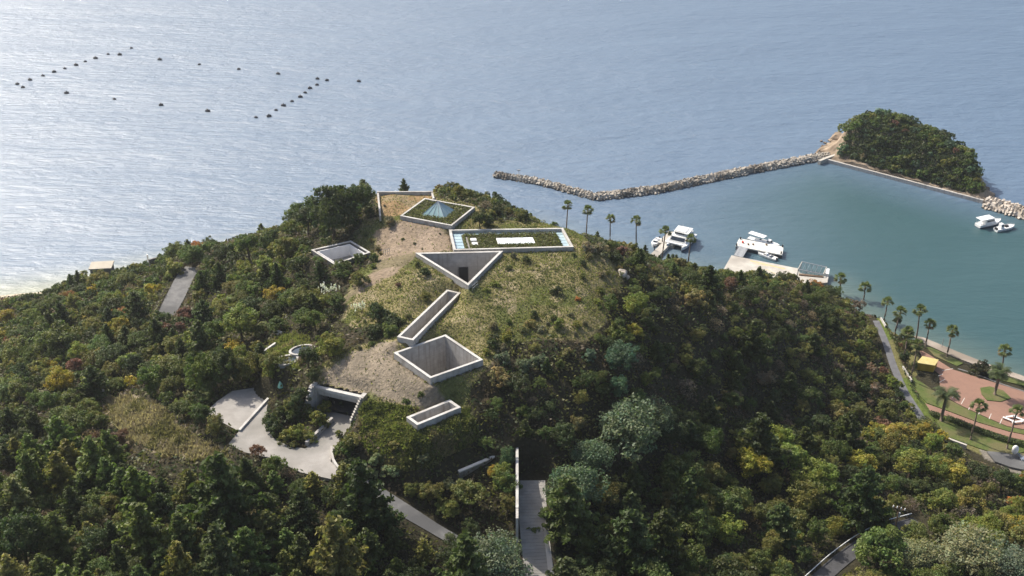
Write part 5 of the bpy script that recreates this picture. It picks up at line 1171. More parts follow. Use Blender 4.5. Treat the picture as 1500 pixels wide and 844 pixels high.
def woodsel(x, y, z, px, py):
    k = (z > 1.4) & INVIS(px, py)
    for q in (Z_PLATEAU, Z_MOUND, Z_YARD, Z_POOL): k &= ~inpoly(px, py, q)
    k &= ~((px > 1330) & (z < 2.9)); return k
def undercol(g_, x, y, px, py):
    a_ = vnoise(x, y, 3.0, 77)[:, None]; b = np.array(COLS['dark']) * (1 - (a_ > 0)) + np.array(COLS['olive']) * .8 * (a_ > 0); b = np.where(a_ < -.45, np.array((.10, .075, .045)), b); return b * g_.uniform(.6, 1.4, (len(x), 1))
scatter_leaves('undergrowth', 420000, woodsel, .42, undercol, lambda g_, n: g_.uniform(0, .75, n), 'low leafy undergrowth between the trees', 'undergrowth', 5)

def islet_cover():
    g_ = np.random.default_rng(8); n = 26000; s = g_.uniform(.05, .99, n); t = g_.uniform(1.5, 31, n)
    h_ = bil(HI, 0, 0, 1, (s + .09) / 1.15 * 239, (t + 1.5) / 41.5 * 129); k = (h_ > 1.0) & ~((s < .17) & (h_ < 3.5)) & (s < .955) & ~((s < .13)); s, t, h_ = s[k], t[k], h_[k]
    c = np.c_[IA[0] + iu[0] * s * IL + iv[0] * t, IA[1] + iu[1] * s * IL + iv[1] * t, h_ + g_.uniform(0, .9, len(s))]; V, F = leaf_quads(c, unit(g_.normal(size=c.shape) + [0, 0, .6]), .6, g_)
    tag(link('islet_undergrowth', np_mesh('islet_undergrowth', V, F, facecol=np.array(COLS['dark']) * g_.uniform(.6, 1.5, (len(s), 1))), M['leaf']), 'low scrub covering the ground of the islet', 'undergrowth', kind='stuff')
islet_cover()
# ---- grasses on the hilltop, the front slope and the mound
def blades(name, n, zones, minus, size, cols, seed, label, hgt=.3, nscale=2.4):
    g_ = np.random.default_rng(seed); zx = [q[0] for z_ in zones for q in z_]; zy = [q[1] for z_ in zones for q in z_]
    wpts = [G(a_, b_) for z_ in zones for a_, b_ in z_]; xs = [q[0] for q in wpts]; ys = [q[1] for q in wpts]
    x = g_.uniform(min(xs) - 2, max(xs) + 2, n); y = g_.uniform(min(ys) - 2, max(ys) + 6, n); z = height(x, y); px, py, _ = proj(x, y, z)
    k = np.zeros(n, bool)
    jx_ = px + vnoise(x, y, 2.0, 31) * 5; jy_ = py + vnoise(x, y, 2.0, 32) * 4
    for z_ in zones: k |= inpoly(jx_, jy_, z_)
    for z_, keepf in minus: k &= ~(inpoly(jx_, jy_, z_) & (g_.uniform(size=n) > keepf))
    for c_ in COURTS.values(): k &= ~inpoly(x, y, c_[0]) & (segdist(x, y, c_[0], True)[0] > .12)
    k &= ~inpoly(x, y, FORECOURT) & ~inpoly(x, y, PLAZA) & (segdist(x, y, COURTROAD)[0] > 1.9)
    x, y, z = x[k], y[k], z[k]; m_ = len(x)
    a_ = vnoise(x, y, nscale, seed + 1) + .5 * vnoise(x, y, nscale * 3, seed + 2) + g_.normal(size=m_) * .22
    edges = np.quantile(a_, np.linspace(0, 1, len(cols) + 1)[1:-1]); ci = np.searchsorted(edges, a_); c = np.array(cols)[ci] * g_.uniform(.7, 1.3, (m_, 1))
    th = g_.uniform(0, 6.283, m_); d = np.c_[np.cos(th), np.sin(th), 0 * th]; s = size * g_.uniform(.6, 1.4, m_); hh = hgt * g_.uniform(.5, 1.5, m_) * (1 + .7 * (vnoise(x, y, 1.1, seed + 3) > .1))
    b = np.c_[x, y, z]; ln_ = np.c_[g_.normal(size=m_) * .35, g_.normal(size=m_) * .35, np.ones(m_)] * hh[:, None]; e_ = d * s[:, None] / 2
    V = np.stack([b - e_, b + e_, b + ln_ + e_ * .5, b + ln_ - e_ * .5], 1).reshape(-1, 3); F = np.arange(4 * m_).reshape(-1, 4)
    return tag(link(name, np_mesh(name, V, F, facecol=c), M['leaf']), label, 'grass', kind='stuff')
STRAW, TAN, GRN, DGR, OLV = (.31, .27, .165), (.245, .21, .12), (.19, .215, .065), (.11, .125, .045), (.205, .205, .08)
blades('grass', 270000, [Z_PLATEAU], [(Z_GRAVEL1, .05), (Z_GRAVEL2, .10), (Z_GRAVEL3, .2)], .21, [DGR, OLV, TAN, OLV, GRN, STRAW, OLV], 401, 'yellow green meadow grass on the hilltop', .15, 3.4)
blades('grass', 60000, [Z_FRONT, [(528,590),(560,600),(560,690),(530,650)]], [], .32, [DGR, OLV, DGR, GRN, TAN], 402, 'rough grass and herbs on the front slope', .32)
blades('dry_grass', 40000, [Z_MOUND], [], .26, [(.34, .28, .20), (.25, .205, .145), (.30, .25, .18), (.15, .135, .07)], 403, 'dry pampas like grass on the mound', .38)
blades('grass', 14000, [Z_POOL], [], .3, [OLV, GRN, TAN], 404, 'grass in the clearing of the oval basins', .35)
def inner_blades(key, s0, cols, n, zb, inset_t, hgt, par_zone=None):
    poly, z, t, dep = COURTS[key]; g_ = np.random.default_rng(s0); q = inset(poly, inset_t); xs = [p[0] for p in q]; ys = [p[1] for p in q]
    x = g_.uniform(min(xs), max(xs), n); y = g_.uniform(min(ys), max(ys), n); k = inpoly(x, y, q)
    if par_zone is not None:
        k &= inpoly(x, y, par_zone[0])
        for q2 in par_zone[1]: k &= ~inpoly(x, y, q2)
    x, y = x[k], y[k]; m_ = len(x); c = np.array(cols)[g_.integers(len(cols), size=m_)] * g_.uniform(.7, 1.3, (m_, 1)) * (1 + .25 * vnoise(x, y, 1.5, s0)[:, None])
    V, F = leaf_quads(np.c_[x, y, z + zb + g_.uniform(0, hgt, m_)], unit(g_.normal(size=(m_, 3)) + [0, 0, .6]), .22, g_)
    tag(link('roof_planting', np_mesh('roof_planting', V, F, facecol=c), M['leaf']), 'low planting inside the %s kerb' % {'garden': 'roof garden', 'cone': 'pyramid skylight'}[key], 'planting', kind='stuff')
gc = np.mean(COURTS['garden'][0], axis=0)
off = lambda q_: [(p[0] + gc[0], p[1] + gc[1]) for p in q_]
inner_blades('garden', 61, [DGR, OLV, (.12, .10, .05), DGR], 16000, -.4, .5, .45, (off(quadp(.11, .92, .19, .95)), [off(quadp(.38, .705, .41, .74)), off(quadp(.155, .22, .36, .76)), off(quadp(.122, .148, .28, .96))]))
cc_ = np.mean(COURTS['cone'][0], axis=0)
inner_blades('cone', 62, [DGR, OLV, DGR, (.10, .085, .04)], 9000, -.3, .55, .4, (COURTS['cone'][0], [[(q[0] + cc_[0], q[1] + cc_[1]) for q in bp_]]))
# pampas plumes
def pampas(px, py, n, lab):
    g0 = G(px, py); rt_ = empty('pampas_grass', tuple(g0)); tag(rt_, lab, 'pampas grass'); rg2 = np.random.default_rng(int(px))
    c, nr, al, tt = [], [], [], []
    st_ = MB()
    for i in range(n):
        th = rg2.uniform(0, 6.28); rr = rg2.uniform(.1, .9); tip = np.array([math.cos(th) * rr, math.sin(th) * rr, rg2.uniform(1.3, 2.1)]); st_.tube([(tip[0] * .2, tip[1] * .2, 0), tuple(tip)], .015, 4)
        for k in range(8): c.append(tip + np.array([0, 0, .09 * k - .3]) + rg2.normal(size=3) * .04); nr.append(unit(rg2.normal(size=3))); al.append(np.array([0, 0, 1.0]))
    st_.build('stalk', M['bark'], rt_)
    V, F = leaf_quads(np.array(c), np.array(nr), .18, rg2, 1.8); me = np_mesh('plume', V, F, facecol=np.full((len(F), 3), .72)); link('plume', me, M['leaf'], rt_)
for i, (px, py) in enumerate([(474,432),(479,436),(492,434),(522,462),(530,460)]): pampas(px, py, 9, 'white plumed pampas grass on the left flank of the hilltop, number %s from the left' % ['one', 'two', 'three', 'four', 'five'][i])

# ------------------------------------------------------------------ palms
def fan_mesh(seed, nl=30, R_=1.15, name='fronds'):
    rg2 = np.random.default_rng(seed); V, F, C_ = [], [], []
    for i in range(nl):
        th = rg2.uniform(0, 6.283); el = rg2.uniform(-.5, 1.35) if i > 5 else 1.2; d = np.array([math.cos(th) * math.cos(el), math.sin(th) * math.cos(el), math.sin(el)]); pl = R_ * rg2.uniform(.45, .6); p = d * pl
        s = unit(np.cross(d, [0, 0, 1.0])); u = np.cross(s, d); tn = rg2.uniform(.7, 1.3); old = el < -.2
        n0 = len(V); V += [-s * .03, s * .03, p + s * .03, p - s * .03]; F.append([n0, n0+1, n0+2, n0+3]); C_.append(np.array((.16, .15, .06)))
        for k in range(9):
            a_ = (k - 4) / 4 * 1.15; dd = unit(d * math.cos(a_) + s * math.sin(a_) - np.array([0, 0, .15 + .1 * abs(a_)])); L = R_ * .62 * (1 - .12 * abs(a_)); n0 = len(V); w_ = np.cross(dd, u) * .065
            V += [p, p + dd * L * .55 + w_, p + dd * L - np.array([0, 0, .12]), p + dd * L * .55 - w_]; F.append([n0, n0+1, n0+2, n0+3]); C_.append(np.array((.14, .17, .06) if not old else (.19, .145, .075)) * tn)
    return np_mesh(name, np.array(V), np.array(F), facecol=np.array(C_))
def date_mesh(seed, nl=44, L0=3.0):
    rg2 = np.random.default_rng(seed); V, F, C_ = [], [], []
    for i in range(nl):
        th = rg2.uniform(0, 6.283); e0 = rg2.uniform(.1, 1.3); L = L0 * rg2.uniform(.8, 1.05); tn = rg2.uniform(.7, 1.3); p = np.zeros(3); prev = p
        for k in range(12):
            el = e0 - 1.5 * (k / 11) ** 1.2; d = np.array([math.cos(th) * math.cos(el), math.sin(th) * math.cos(el), math.sin(el)]); q = p + d * L / 12; s = unit(np.cross(d, [0, 0, 1.0])); u = np.cross(s, d)
            n0 = len(V); V += [p - u * .03, p + u * .03, q + u * .02, q - u * .02]; F.append([n0, n0+1, n0+2, n0+3]); C_.append(np.array((.14, .13, .05)))
            if k > 0:
                for sg in (-1, 1):
                    for m_ in range(2):
                        b0 = p + (q - p) * m_ / 2; ll = .55 * math.sin(math.pi * (k + 1) / 13) + .15; t_ = b0 + (s * sg + d * .6 + u * .15) * ll; n0 = len(V); w_ = d * .05
                        V += [b0 - w_, b0 + w_, t_ + w_ * .3, t_ - w_ * .3]; F.append([n0, n0+1, n0+2, n0+3]); C_.append(np.array((.085, .115, .045)) * tn)
            p = q
    return np_mesh('fronds', np.array(V), np.array(F), facecol=np.array(C_))
FANS = [fan_mesh(i) for i in (1, 2, 3)]
for f_ in FANS: f_.materials.append(M['leaf'])
SK = []
for i in range(2):
    mb = MB(); mb.tube([(0, 0, -.85), (0, 0, -.45), (0, 0, -.05)], [.14, .30, .22], 9); me = bpy.data.meshes.new('dead_frond_skirt'); me.from_pydata(mb.v, [], mb.f); me.materials.append(M['palmbark']); SK.append(me)
def palm(px, py, tx_, ty_, lab, grp=None, i=0):
    g0 = G(px, py) if not (820 < px < 1020 and py > 300 and ty_ < 352) else P(px, py, 1.36)
    # crown height so that it stands where the photograph shows it
    best = 9.0; lean = (0, 0)
    for h_ in np.arange(3, 16, .1):
        a_, b_, dp = proj(g0[0], g0[1], g0[2] + h_)
        if b_ < ty_: best = h_; break
    a_, b_, dp = proj(g0[0], g0[1], g0[2] + best); lx = float(np.clip((tx_ - a_) * dp / FPX, -1.2, 1.2))
    r_ = empty('palm_tree', tuple(g0)); tag(r_, lab, 'palm tree', grp)
    n_ = 10; pth = [(lx * (k / n_) ** 1.5, .1 * math.sin(k), best * k / n_ - (.3 if k == 0 else 0)) for k in range(n_ + 1)]; pth[-1] = (lx, 0, best)
    MB().tube(pth, [.30] + [.21 - .07 * k / n_ for k in range(n_)], 8).build('trunk', M['palmbark'], r_, True)
    o = bpy.data.objects.new('fronds', FANS[i % 3]); col.objects.link(o); o.parent = r_; o.location = (lx, 0, best); o.rotation_euler = (0, 0, i * 1.3); o.color = (1, 1, 1, 1); s_ = 1.5 + .12 * math.sin(i * 2.1); o.scale = (s_, s_, s_)
    o = bpy.data.objects.new('dead_frond_skirt', SK[i % 2]); col.objects.link(o); o.parent = r_; o.location = (lx, 0, best)
PALMS = [(829,350,832,301,'tall thin palm at the sea edge, leftmost of the harbour row'),(858,357,861,309,'tall thin palm second from the left in the harbour row'),(893,369,894,321,'tall thin palm third from the left in the harbour row'),
 (931,380,932,324,'tall thin palm fourth from the left, just left of the jetty'),(969,387,975,340,'tall thin palm standing in front of the jetty'),(1007,396,1012,350,'tall thin palm below the stern of the catamaran'),
 (1230,430,1231.5,408,'small palm right of the quay end at the water'),(1265,440,1267.4,422,'short palm on the bank, second right of the quay'),(1295,470,1300.5,443,'palm on the bank above the side road bend, top one'),(1310.4,491,1319,458,'palm between the side road and the shore, second down'),
 (1340.6,505,1347.8,456,'tall palm at the tip of the promenade'),(1355.6,507,1362,475,'palm at the start of the promenade lawn'),(1386.5,524,1395,486,'palm on the promenade lawn above the yellow hut'),(1322.5,530,1330.7,489,'palm in the bushes left of the yellow hut, upper'),
 (1334,556,1344.9,506,'palm in front of the bushes left of the yellow hut, lower'),(1464.8,552,1471.9,514,'palm on the waterside behind the date palm'),(1421.4,645,1434,595,'slim palm at the hedge below the plaza'),(1474.7,658,1490,603,'slim palm at the right edge beside the white bench frames')]
for i, (px, py, tx_, ty_, lab) in enumerate(PALMS): palm(px, py, tx_, ty_, lab, 'slim fan palms along the shore', i)
def datepalm(px, py, ty_, L0, lab, seed, ring=False):
    g0 = P(px, py, 2.7) if ring else G(px, py); best = 5
    for h_ in np.arange(1.5, 12, .1):
        if proj(g0[0], g0[1], g0[2] + h_)[1] < ty_: best = h_; break
    r_ = empty('date_palm', tuple(g0)); tag(r_, lab, 'palm tree')
    MB().tube([(0, 0, -.3), (0, 0, best * .3), (.05, 0, best * .7), (.05, 0, best)], [.42, .34, .34, .38], 10).build('trunk', M['palmbark'], r_, True)
    me = date_mesh(seed, 46, L0); me.materials.append(M['leaf']); o = bpy.data.objects.new('fronds', me); col.objects.link(o); o.parent = r_; o.location = (.05, 0, best)
    V, F = leaf_quads(unit(np.random.default_rng(seed).normal(size=(160, 3))) * [.75, .75, .5] + [0, 0, best - .35], unit(np.random.default_rng(seed + 1).normal(size=(160, 3))), .22, np.random.default_rng(seed)); o = link('ferns', np_mesh('ferns', V, F, facecol=np.full((160, 3), .1) * [1.3, 1.5, .3]), M['leaf'], r_)
datepalm(1378, 618, 580, 3.5, 'big date palm with wide arching fronds beside the footpath hedge', 71)
datepalm(1457, 578, 546, 3.0, 'date palm growing in the oval grass bed on the plaza', 72, True)

# ------------------------------------------------------------------ plaza furniture
hut = empty('storage_hut', (0, 0, 0)); hp = [P(x, y, 2.62)[:2] for x, y in [(1342,541),(1367,545),(1372,537),(1350,532)]]; hc = np.mean(hp, axis=0); hut.location = (hc[0], hc[1], 2.62)
tag(hut, 'yellow box shaped storage hut at the left end of the brick plaza', 'hut')
hl = [(p[0] - hc[0], p[1] - hc[1]) for p in hp]
MB().prism(hl, -.3, 1.75).build('wall', M['yellow'], hut, bevel=.03); MB().prism(inset(hl, -.15), 1.752, 1.9).build('roof', surf('pale_yellow_roof', (.46, .38, .14), (.56, .48, .22), 1, .6), hut, bevel=.02)
a_, b_ = np.array(hl[0]), np.array(hl[1]); d_ = b_ - a_; q = a_ + d_ * .35; nn = np.array([d_[1], -d_[0]]) / np.linalg.norm(d_)
if np.dot(nn, q) < 0: nn = -nn
MB().box((q[0] + nn[0] * .03, q[1] + nn[1] * .03, .6), (1.0, .05, 1.7), math.atan2(d_[1], d_[0])).build('door', surf('dull_yellow_door', (.45, .30, .02), (.52, .36, .03), 1, .6), hut)
g0 = P(1437, 546, 2.7); o = plant('shrub', g0, 3.1, .4, 'olive', 'large round dark bush on the waterside lawn between two palms', None, hs=1.0, jit=0)
COLS['bushdark'] = (.05, .052, .026); o.children[0].color = (.05, .052, .026, 1)
# hedge along the footpath
def hedge(line, r, lab, seed):
    Lf, Rt, L, N = ribbon([tuple(P(x, y, 2.7)) for x, y in line], .1, 0, .5); rg2 = np.random.default_rng(seed); n = len(L) * 130
    i_ = rg2.integers(len(L), size=n); d = unit(rg2.normal(size=(n, 3)) + [0, 0, .4]); c = L[i_] + d * r * rg2.uniform(.8, 1.1, (n, 1)) * [1, 1, 1.0] + [0, 0, .3]
    V, F = leaf_quads(c, unit(d + rg2.normal(size=d.shape) * .4), .2, rg2); t = rg2.uniform(.6, 1.4, (n, 1)); return tag(link('hedge', np_mesh('hedge', V, F, facecol=np.array(COLS['dark']) * 1.1 * t), M['leaf']), lab, 'hedge')
hedge([(1364,608),(1378,612)], .8, 'short round topped hedge piece left of the big date palm', 1)
hedge([(1388,615),(1405,621),(1434,633),(1478,648),(1498,653)], .8, 'long dark hedge between the footpath and the lower lawn', 2)
hedge([(1352,618),(1362,628),(1374,640)], 1.3, 'dark clipped bushes at the corner of the lower lawn below the footpath', 3)
# white frames
def frame_seat(px, py, rz, lab):
    g0 = P(px, py, 2.62); r_ = empty('bench_frame', tuple(g0), rz); tag(r_, lab, 'bench', 'white benches at the plaza edge')
    MB().box((0, 0, .42), (2.6, .5, .07)).build('seat', M['white'], r_, bevel=.01)
    for s_ in (-1.1, 1.1): MB().box((s_, 0, .2), (.1, .42, .4)).build('leg', M['white'], r_)
frame_seat(1477, 616.5, -.75, 'white bench frame lying left in the group at the plaza edge'); frame_seat(1492, 615, -.75, 'white bench frame lying right in the group at the plaza edge'); frame_seat(1481, 612, .2, 'white bench frame at the back of the group on the plaza'); frame_seat(1490, 620, .2, 'white bench frame at the front of the group on the plaza')
g0 = P(1487, 668, 3.0); st = empty('sculpture', tuple(g0)); tag(st, 'white rounded sculpture on a slanting grey support in the yard at the right edge', 'sculpture')
import bmesh
def ico(name, r, sc3, loc, mat, par, sub=3):
    me = bpy.data.meshes.new(name); bm = bmesh.new(); bmesh.ops.create_icosphere(bm, subdivisions=sub, radius=r)
    for v in bm.verts: v.co = Vector((v.co.x * sc3[0], v.co.y * sc3[1], v.co.z * sc3[2]))
    for f in bm.faces: f.smooth = True
    bm.to_mesh(me); bm.free(); o = link(name, me, mat, par); o.location = loc; return o
ico('head', .95, (.75, .6, 1.15), (-.3, 0, 1.6), M['white'], st); MB().tube([(-.1, 0, .9), (.5, -.3, .6), (1.0, -.9, .1)], [.28, .24, .3], 8).build('body', M['grey'], st, True); MB().box((1.2, -1.2, .1), (1.1, .9, .5)).build('base', M['white'], st)
w1 = MB(); wall_line(w1, [tuple(P(x, y, 3.4)) for x, y in [(1389,643),(1402,648),(1416,653)]], .5, lambda q: 1.5, lambda q: 3.6)
thing_mb('low_wall', w1, M['quay'], 'low grey wall at the end of the lower lawn beneath the date palm', 'wall')
for line, lab in [([(1290,468),(1297,480)], 'upper low parapet beside the side road bend'), ([(1322,540),(1335,560)], 'lower low parapet between the side road and the lawn')]:
    w1 = MB(); wall_line(w1, [tuple(G(x, y)) for x, y in line], .3, lambda q: q[2] - 1, lambda q: q[2] + .6); thing_mb('parapet', w1, M['concrete_rim'], lab, 'parapet')
g0 = P(1379.5, 508, 1.9); thing_mb('mooring_pole', MB().tube([tuple(g0), (g0[0] + .1, g0[1], g0[2] + 2.5)], .07, 6), M['steel'], 'thin grey pole on the promenade between two palms', 'pole')

# ------------------------------------------------------------------ utility pole and guard rail at the bottom right
g0 = G(1306, 800); best = 9
for h_ in np.arange(4, 16, .1):
    if proj(g0[0], g0[1], g0[2] + h_)[1] < 742: best = h_; break
up_ = empty('utility_pole', tuple(g0)); tag(up_, 'dark utility pole with white insulators on its crossarm beside the service road', 'utility pole')
MB().tube([(0, 0, -.5), (0, 0, best)], [.17, .11], 8).build('pole', M['wood'], up_)
MB().box((0, 0, best - .5), (2.3, .13, .13), -.45).build('crossarm', M['wood'], up_)
for k in range(4): x_ = (k - 1.5) * .62; MB().tube([(x_ * math.cos(.45), -x_ * math.sin(.45), best - .45), (x_ * math.cos(.45), -x_ * math.sin(.45), best - .12)], [.12, .08], 7).build('insulator', M['white'], up_)
MB().tube([(.2, 0, best - 2.1), (.2, 0, best - 1.4)], .2, 8).build('transformer', M['grey'], up_)
gr = empty('guard_rail', tuple(SERVICE[2])); tag(gr, 'pale guard rail curving along the far side of the service road', 'guard rail'); O = np.array(SERVICE[2])
Lf, Rt, L, N = ribbon(SERVICE, 1.7, .1, 1.0)
side = Lf if proj(*Lf[len(Lf) // 2])[1] < proj(*Rt[len(Rt) // 2])[1] else Rt
MB().tube([tuple(q - O + [0, 0, .6]) for q in side], .09, 6).build('rail', M['white'], gr)
for k in range(0, len(side), 3): q = side[k] - O; MB().tube([(q[0], q[1], q[2] - .2), (q[0], q[1], q[2] + .68)], .05, 5).build('post', M['steel'], gr)

# ------------------------------------------------------------------ harbour
def hull(L, B, D_, bow=.35, stern=.82, sheer=.25, n=14):
    """boat hull along +x, deck closed; returns MB"""
    mb = MB(); rings = []
    for i in range(n + 1):
        t = i / n; x = -L / 2 + L * t; wd = B / 2 * (stern + (1 - stern) * min(1, t * 3)) * (1 - max(0, (t - (1 - bow)) / bow) ** 2.0 * .97); z = D_ + sheer * t * t
        rings.append([(x - .06 * L * (t > .8) * (t - .8) * 2, 0, -.35 * (1 - t ** 6)), (x, wd * .72, -.1), (x, wd, z * .55), (x, wd, z), (x, wd * .84, z), (x, wd * .8, z - .12), (x, -wd * .8, z - .12), (x, -wd * .84, z), (x, -wd, z), (x, -wd, z * .55), (x, -wd * .72, -.1)])
    k = 11; vs = [p for r_ in rings for p in r_]; fs = []
    for i in range(n):
        for j in range(k): fs.append((i * k + j, i * k + (j + 1) % k, (i + 1) * k + (j + 1) % k, (i + 1) * k + j))
    fs += [tuple(range(k)), tuple(range(n * k, n * k + k))[::-1]]; mb.add(vs, fs); return mb
def boat_root(p1, p2, z, name, lab, cat='boat', grp=None):
    a_, b_ = P(*p1, z), P(*p2, z); d = b_ - a_; c = (a_ + b_) / 2; r_ = empty(name, (c[0], c[1], 0), math.atan2(d[1], d[0])); tag(r_, lab, cat, grp); return r_, float(np.linalg.norm(d[:2]))
def cabin(r_, x0, x1, w0, z0, h_, rake=.35, roof=True, win=True):
    x0b, x1b = x0, x1; prof = [(x0, z0), (x1, z0), (x1 - rake, z0 + h_), (x0 + rake * .3, z0 + h_)]; vs = [(x, s * w0 / 2 * (1 if z == z0 else .88), z) for s in (-1, 1) for x, z in prof]
    MB().add(vs, [(0,1,2,3), (7,6,5,4), (0,4,5,1), (1,5,6,2), (2,6,7,3), (3,7,4,0)]).build('cabin', M['white'], r_, bevel=.03)
    if win:
        for s in (-1, 1): MB().box(((x0 + x1) / 2 - rake * .2, s * w0 * .478, z0 + h_ * .62), ((x1 - x0) * .62, .06, h_ * .34)).build('side_window', M['darkglass'], r_)
        c = ((x1 - rake * .5) + .02, 0, z0 + h_ * .58); wv = MB(); a_ = .36
        wv.add([(x1 - rake * .28 + .03, s * w0 * .40, z0 + h_ * .3) for s in (-1, 1)] + [(x1 - rake * .86 + .03, s * w0 * .38, z0 + h_ * .88) for s in (1, -1)], [(0, 1, 2, 3)]).build('windscreen', M['darkglass'], r_)
def rails(r_, pts_, h_):
    mb = MB(); mb.tube([(x, y, z + h_) for x, y, z in pts_], .03, 5)
    for x, y, z in pts_: mb.tube([(x, y, z), (x, y, z + h_)], .025, 4)
    mb.build('rail', M['steel'], r_)
# jetty and its canopy
jl = [P(957,376,.9), P(975,358,.9), (P(990,341,.9))]
jt = empty('jetty', tuple(jl[0])); tag(jt, 'narrow concrete jetty running out to the white canopy', 'jetty'); mb = MB(); wall_line(mb, [tuple(q - jl[0] + [0, 0, .9]) for q in (jl[0], jl[1])], 2.4, lambda q: -.9, lambda q: .1); mb.build('deck', M['quay'], jt)
mb = MB(); wall_line(mb, [tuple(q - jl[0] + [0, 0, .9]) for q in (jl[1], jl[2])], 4.6, lambda q: -.9, lambda q: .15); mb.build('landing', M['quay'], jt)
for f_ in (.25, .6, .9):
    q = (jl[0] * (1 - f_) + jl[2] * f_) - jl[0]; MB().tube([(q[0] - 1.4, q[1], -2), (q[0] - 1.4, q[1], 1.4)], .14, 8).build('bollard', M['dark'], jt)
cpn = [P(x, y, 4.2) for x, y in [(993.6,330.5),(1015.6,335),(1008,343.8),(987.2,338.6)]]; cc0 = np.mean(cpn, axis=0); cp = empty('canopy', tuple(cc0)); tag(cp, 'white flat landing canopy on posts behind the catamaran', 'canopy')
MB().prism([tuple((q - cc0)[:2]) for q in cpn], -.15, .08).build('roof', M['white'], cp, bevel=.02)
for q in cpn: d = (q - cc0) * .88; MB().tube([(d[0], d[1], -4.2), (d[0], d[1], -.15)], .1, 6).build('post', M['steel'], cp)
fp = [tuple((P(x, y, .8) - cc0)[:2]) for x, y in [(991,344),(1013,348),(1006,354),(986,350)]]; MB().prism(fp, -cc0[2] - .2, -cc0[2] + .7).build('float_deck', M['quay'], cp)
# catamaran ferry, bow towards the camera
cat, Lb = boat_root((1005,340), (989,362), 1.2, 'catamaran', 'white twin hulled ferry moored at the jetty with a raised wheelhouse'); Lb = 10.5; Bc = 6.6
cat.location = P(997, 353, 0.9); cat.location.z = 0; aa, bb = P(1003, 343, 1), P(990, 364, 1); cat.rotation_euler = (0, 0, math.atan2(bb[1] - aa[1], bb[0] - aa[0]) - .12)
for s in (-1, 1):
    h_ = hull(Lb, 1.7, 1.3, .35); o = h_.build('hull', M['white'], cat, bevel=0); o.location = (0, s * 2.35, 0); sb = hull(Lb * 1.005, 1.74, .35, .35).build('waterline', M['navy'], o)
MB().box((-.5, 0, 1.45), (Lb - 1.6, Bc, .5)).build('deck', M['white'], cat, bevel=.08)
cabin(cat, -4.2, 3.2, 5.4, 1.7, 1.5, 1.2); cabin(cat, -2.4, 1.4, 3.6, 3.2, 1.1, .9); MB().box((-.7, 0, 4.4), (3.4, 3.4, .12)).build('roof', M['white'], cat, bevel=.04)
MB().tube([(-.8, 0, 4.4), (-.9, 0, 5.7)], .06, 6).build('mast', M['white'], cat); rails(cat, [(3.2, -3, 1.7), (4.3, -2.2, 1.7), (4.6, 0, 1.7), (4.3, 2.2, 1.7), (3.2, 3, 1.7)], .7)
# small white boat left of the jetty
b1, L_ = boat_root((966,349), (956,360), .5, 'motor_boat', 'small white open boat moored on the left side of the jetty'); L_ = 5.6; hull(L_, 2.1, .75).build('hull', M['white'], b1); cabin(b1, -.2, 1.2, 1.3, .68, .6, .5); MB().box((-.9, 0, .78), (.5, 1.3, .25)).build('seat', M['grey'], b1); MB().box((-L_ / 2 - .15, 0, .6), (.4, .35, .7)).build('outboard_motor', M['dark'], b1); MB().box((-1.6, 0, .72), (.3, 1.4, .2)).build('seat', M['grey'], b1)
# pontoon
pn = [P(x, y, 1.3) for x, y in [(1083.5,349.5),(1147.2,362),(1145.5,373),(1078,360)]]; pc = np.mean(pn, axis=0); po_ = empty('pontoon', tuple(pc)); tag(po_, 'long floating pontoon with a cream covered deck in front of the quay', 'pontoon'); pl = [tuple((q - pc)[:2]) for q in pn]
MB().prism(pl, -1.5, -.35).build('float', M['asphalt_dark'], po_); MB().prism(inset(pl, -.12), -.348, 0).build('deck', M['offwhite'], po_, bevel=.03)
for q in pl: MB().tube([(q[0] * .97, q[1] * .9, 0), (q[0] * .97, q[1] * .9, .7)], .22, 8).build('bollard', M['dark'], po_)
for x_, y_ in [(-3.2, 1.1), (-1.8, 1.0), (2, .8)]: MB().box((x_, y_, .2), (.45, .4, .4), .2).build('deck_locker', M['wood'], po_)
MB().box((-4.6, 2.3, .25), (.5, .5, .5), .2).build('deck_locker', M['red'], po_)
gw = empty('gangway', tuple(P(1083, 368, 1.5))); tag(gw, 'grey gangway linking the quay to the pontoon', 'gangway'); o0 = P(1083, 368, 1.5)
MB().prism([tuple((P(x, y, 1.5) - o0)[:2]) for x, y in [(1083,360),(1096,363.5),(1088,377),(1075,374)]], -.18, 0).build('ramp', M['grey'], gw)
for pr_ in (((1083.5,360.2),(1075.5,374)), ((1095.5,363.4),(1087.8,376.6))):
    a_, b_ = [P(*q, 1.5) - o0 for q in pr_]; mb = MB(); mb.tube([a_ + [0, 0, .8], b_ + [0, 0, .8]], .04, 5)
    for k in range(5): q = a_ + (b_ - a_) * k / 4; mb.tube([q, q + [0, 0, .8]], .035, 4)
    mb.build('railing', M['steel'], gw)
b2, L_ = boat_root((1113,370.5), (1134,378.5), .5, 'motor_boat', 'white speedboat moored between the pontoon and the quay'); b2.rotation_euler.z += math.pi; hull(6.4, 2.0, .7).build('hull', M['white'], b2); cabin(b2, -.3, 1.1, 1.3, .66, .5, .5); MB().box((-3.3, 0, .55), (.4, .35, .7)).build('outboard_motor', M['dark'], b2); MB().box((-1.4, 0, .7), (.6, 1.4, .25)).build('seat', M['darkglass'], b2)
b3, L_ = boat_root((1103,350), (1120,355.5), .7, 'canopy_boat', 'boat with a long white canopy moored behind the pontoon, left of two'); hull(7.0, 2.2, .8).build('hull', M['white'], b3); MB().box((-.6, 0, 2.5), (5.2, 2.1, .1)).build('canopy', M['white'], b3, bevel=.03)
for x_ in (-3, -.6, 1.8):
    for s in (-.9, .9): MB().tube([(x_, s, .7), (x_, s, 2.46)], .04, 5).build('canopy_post', M['steel'], b3)
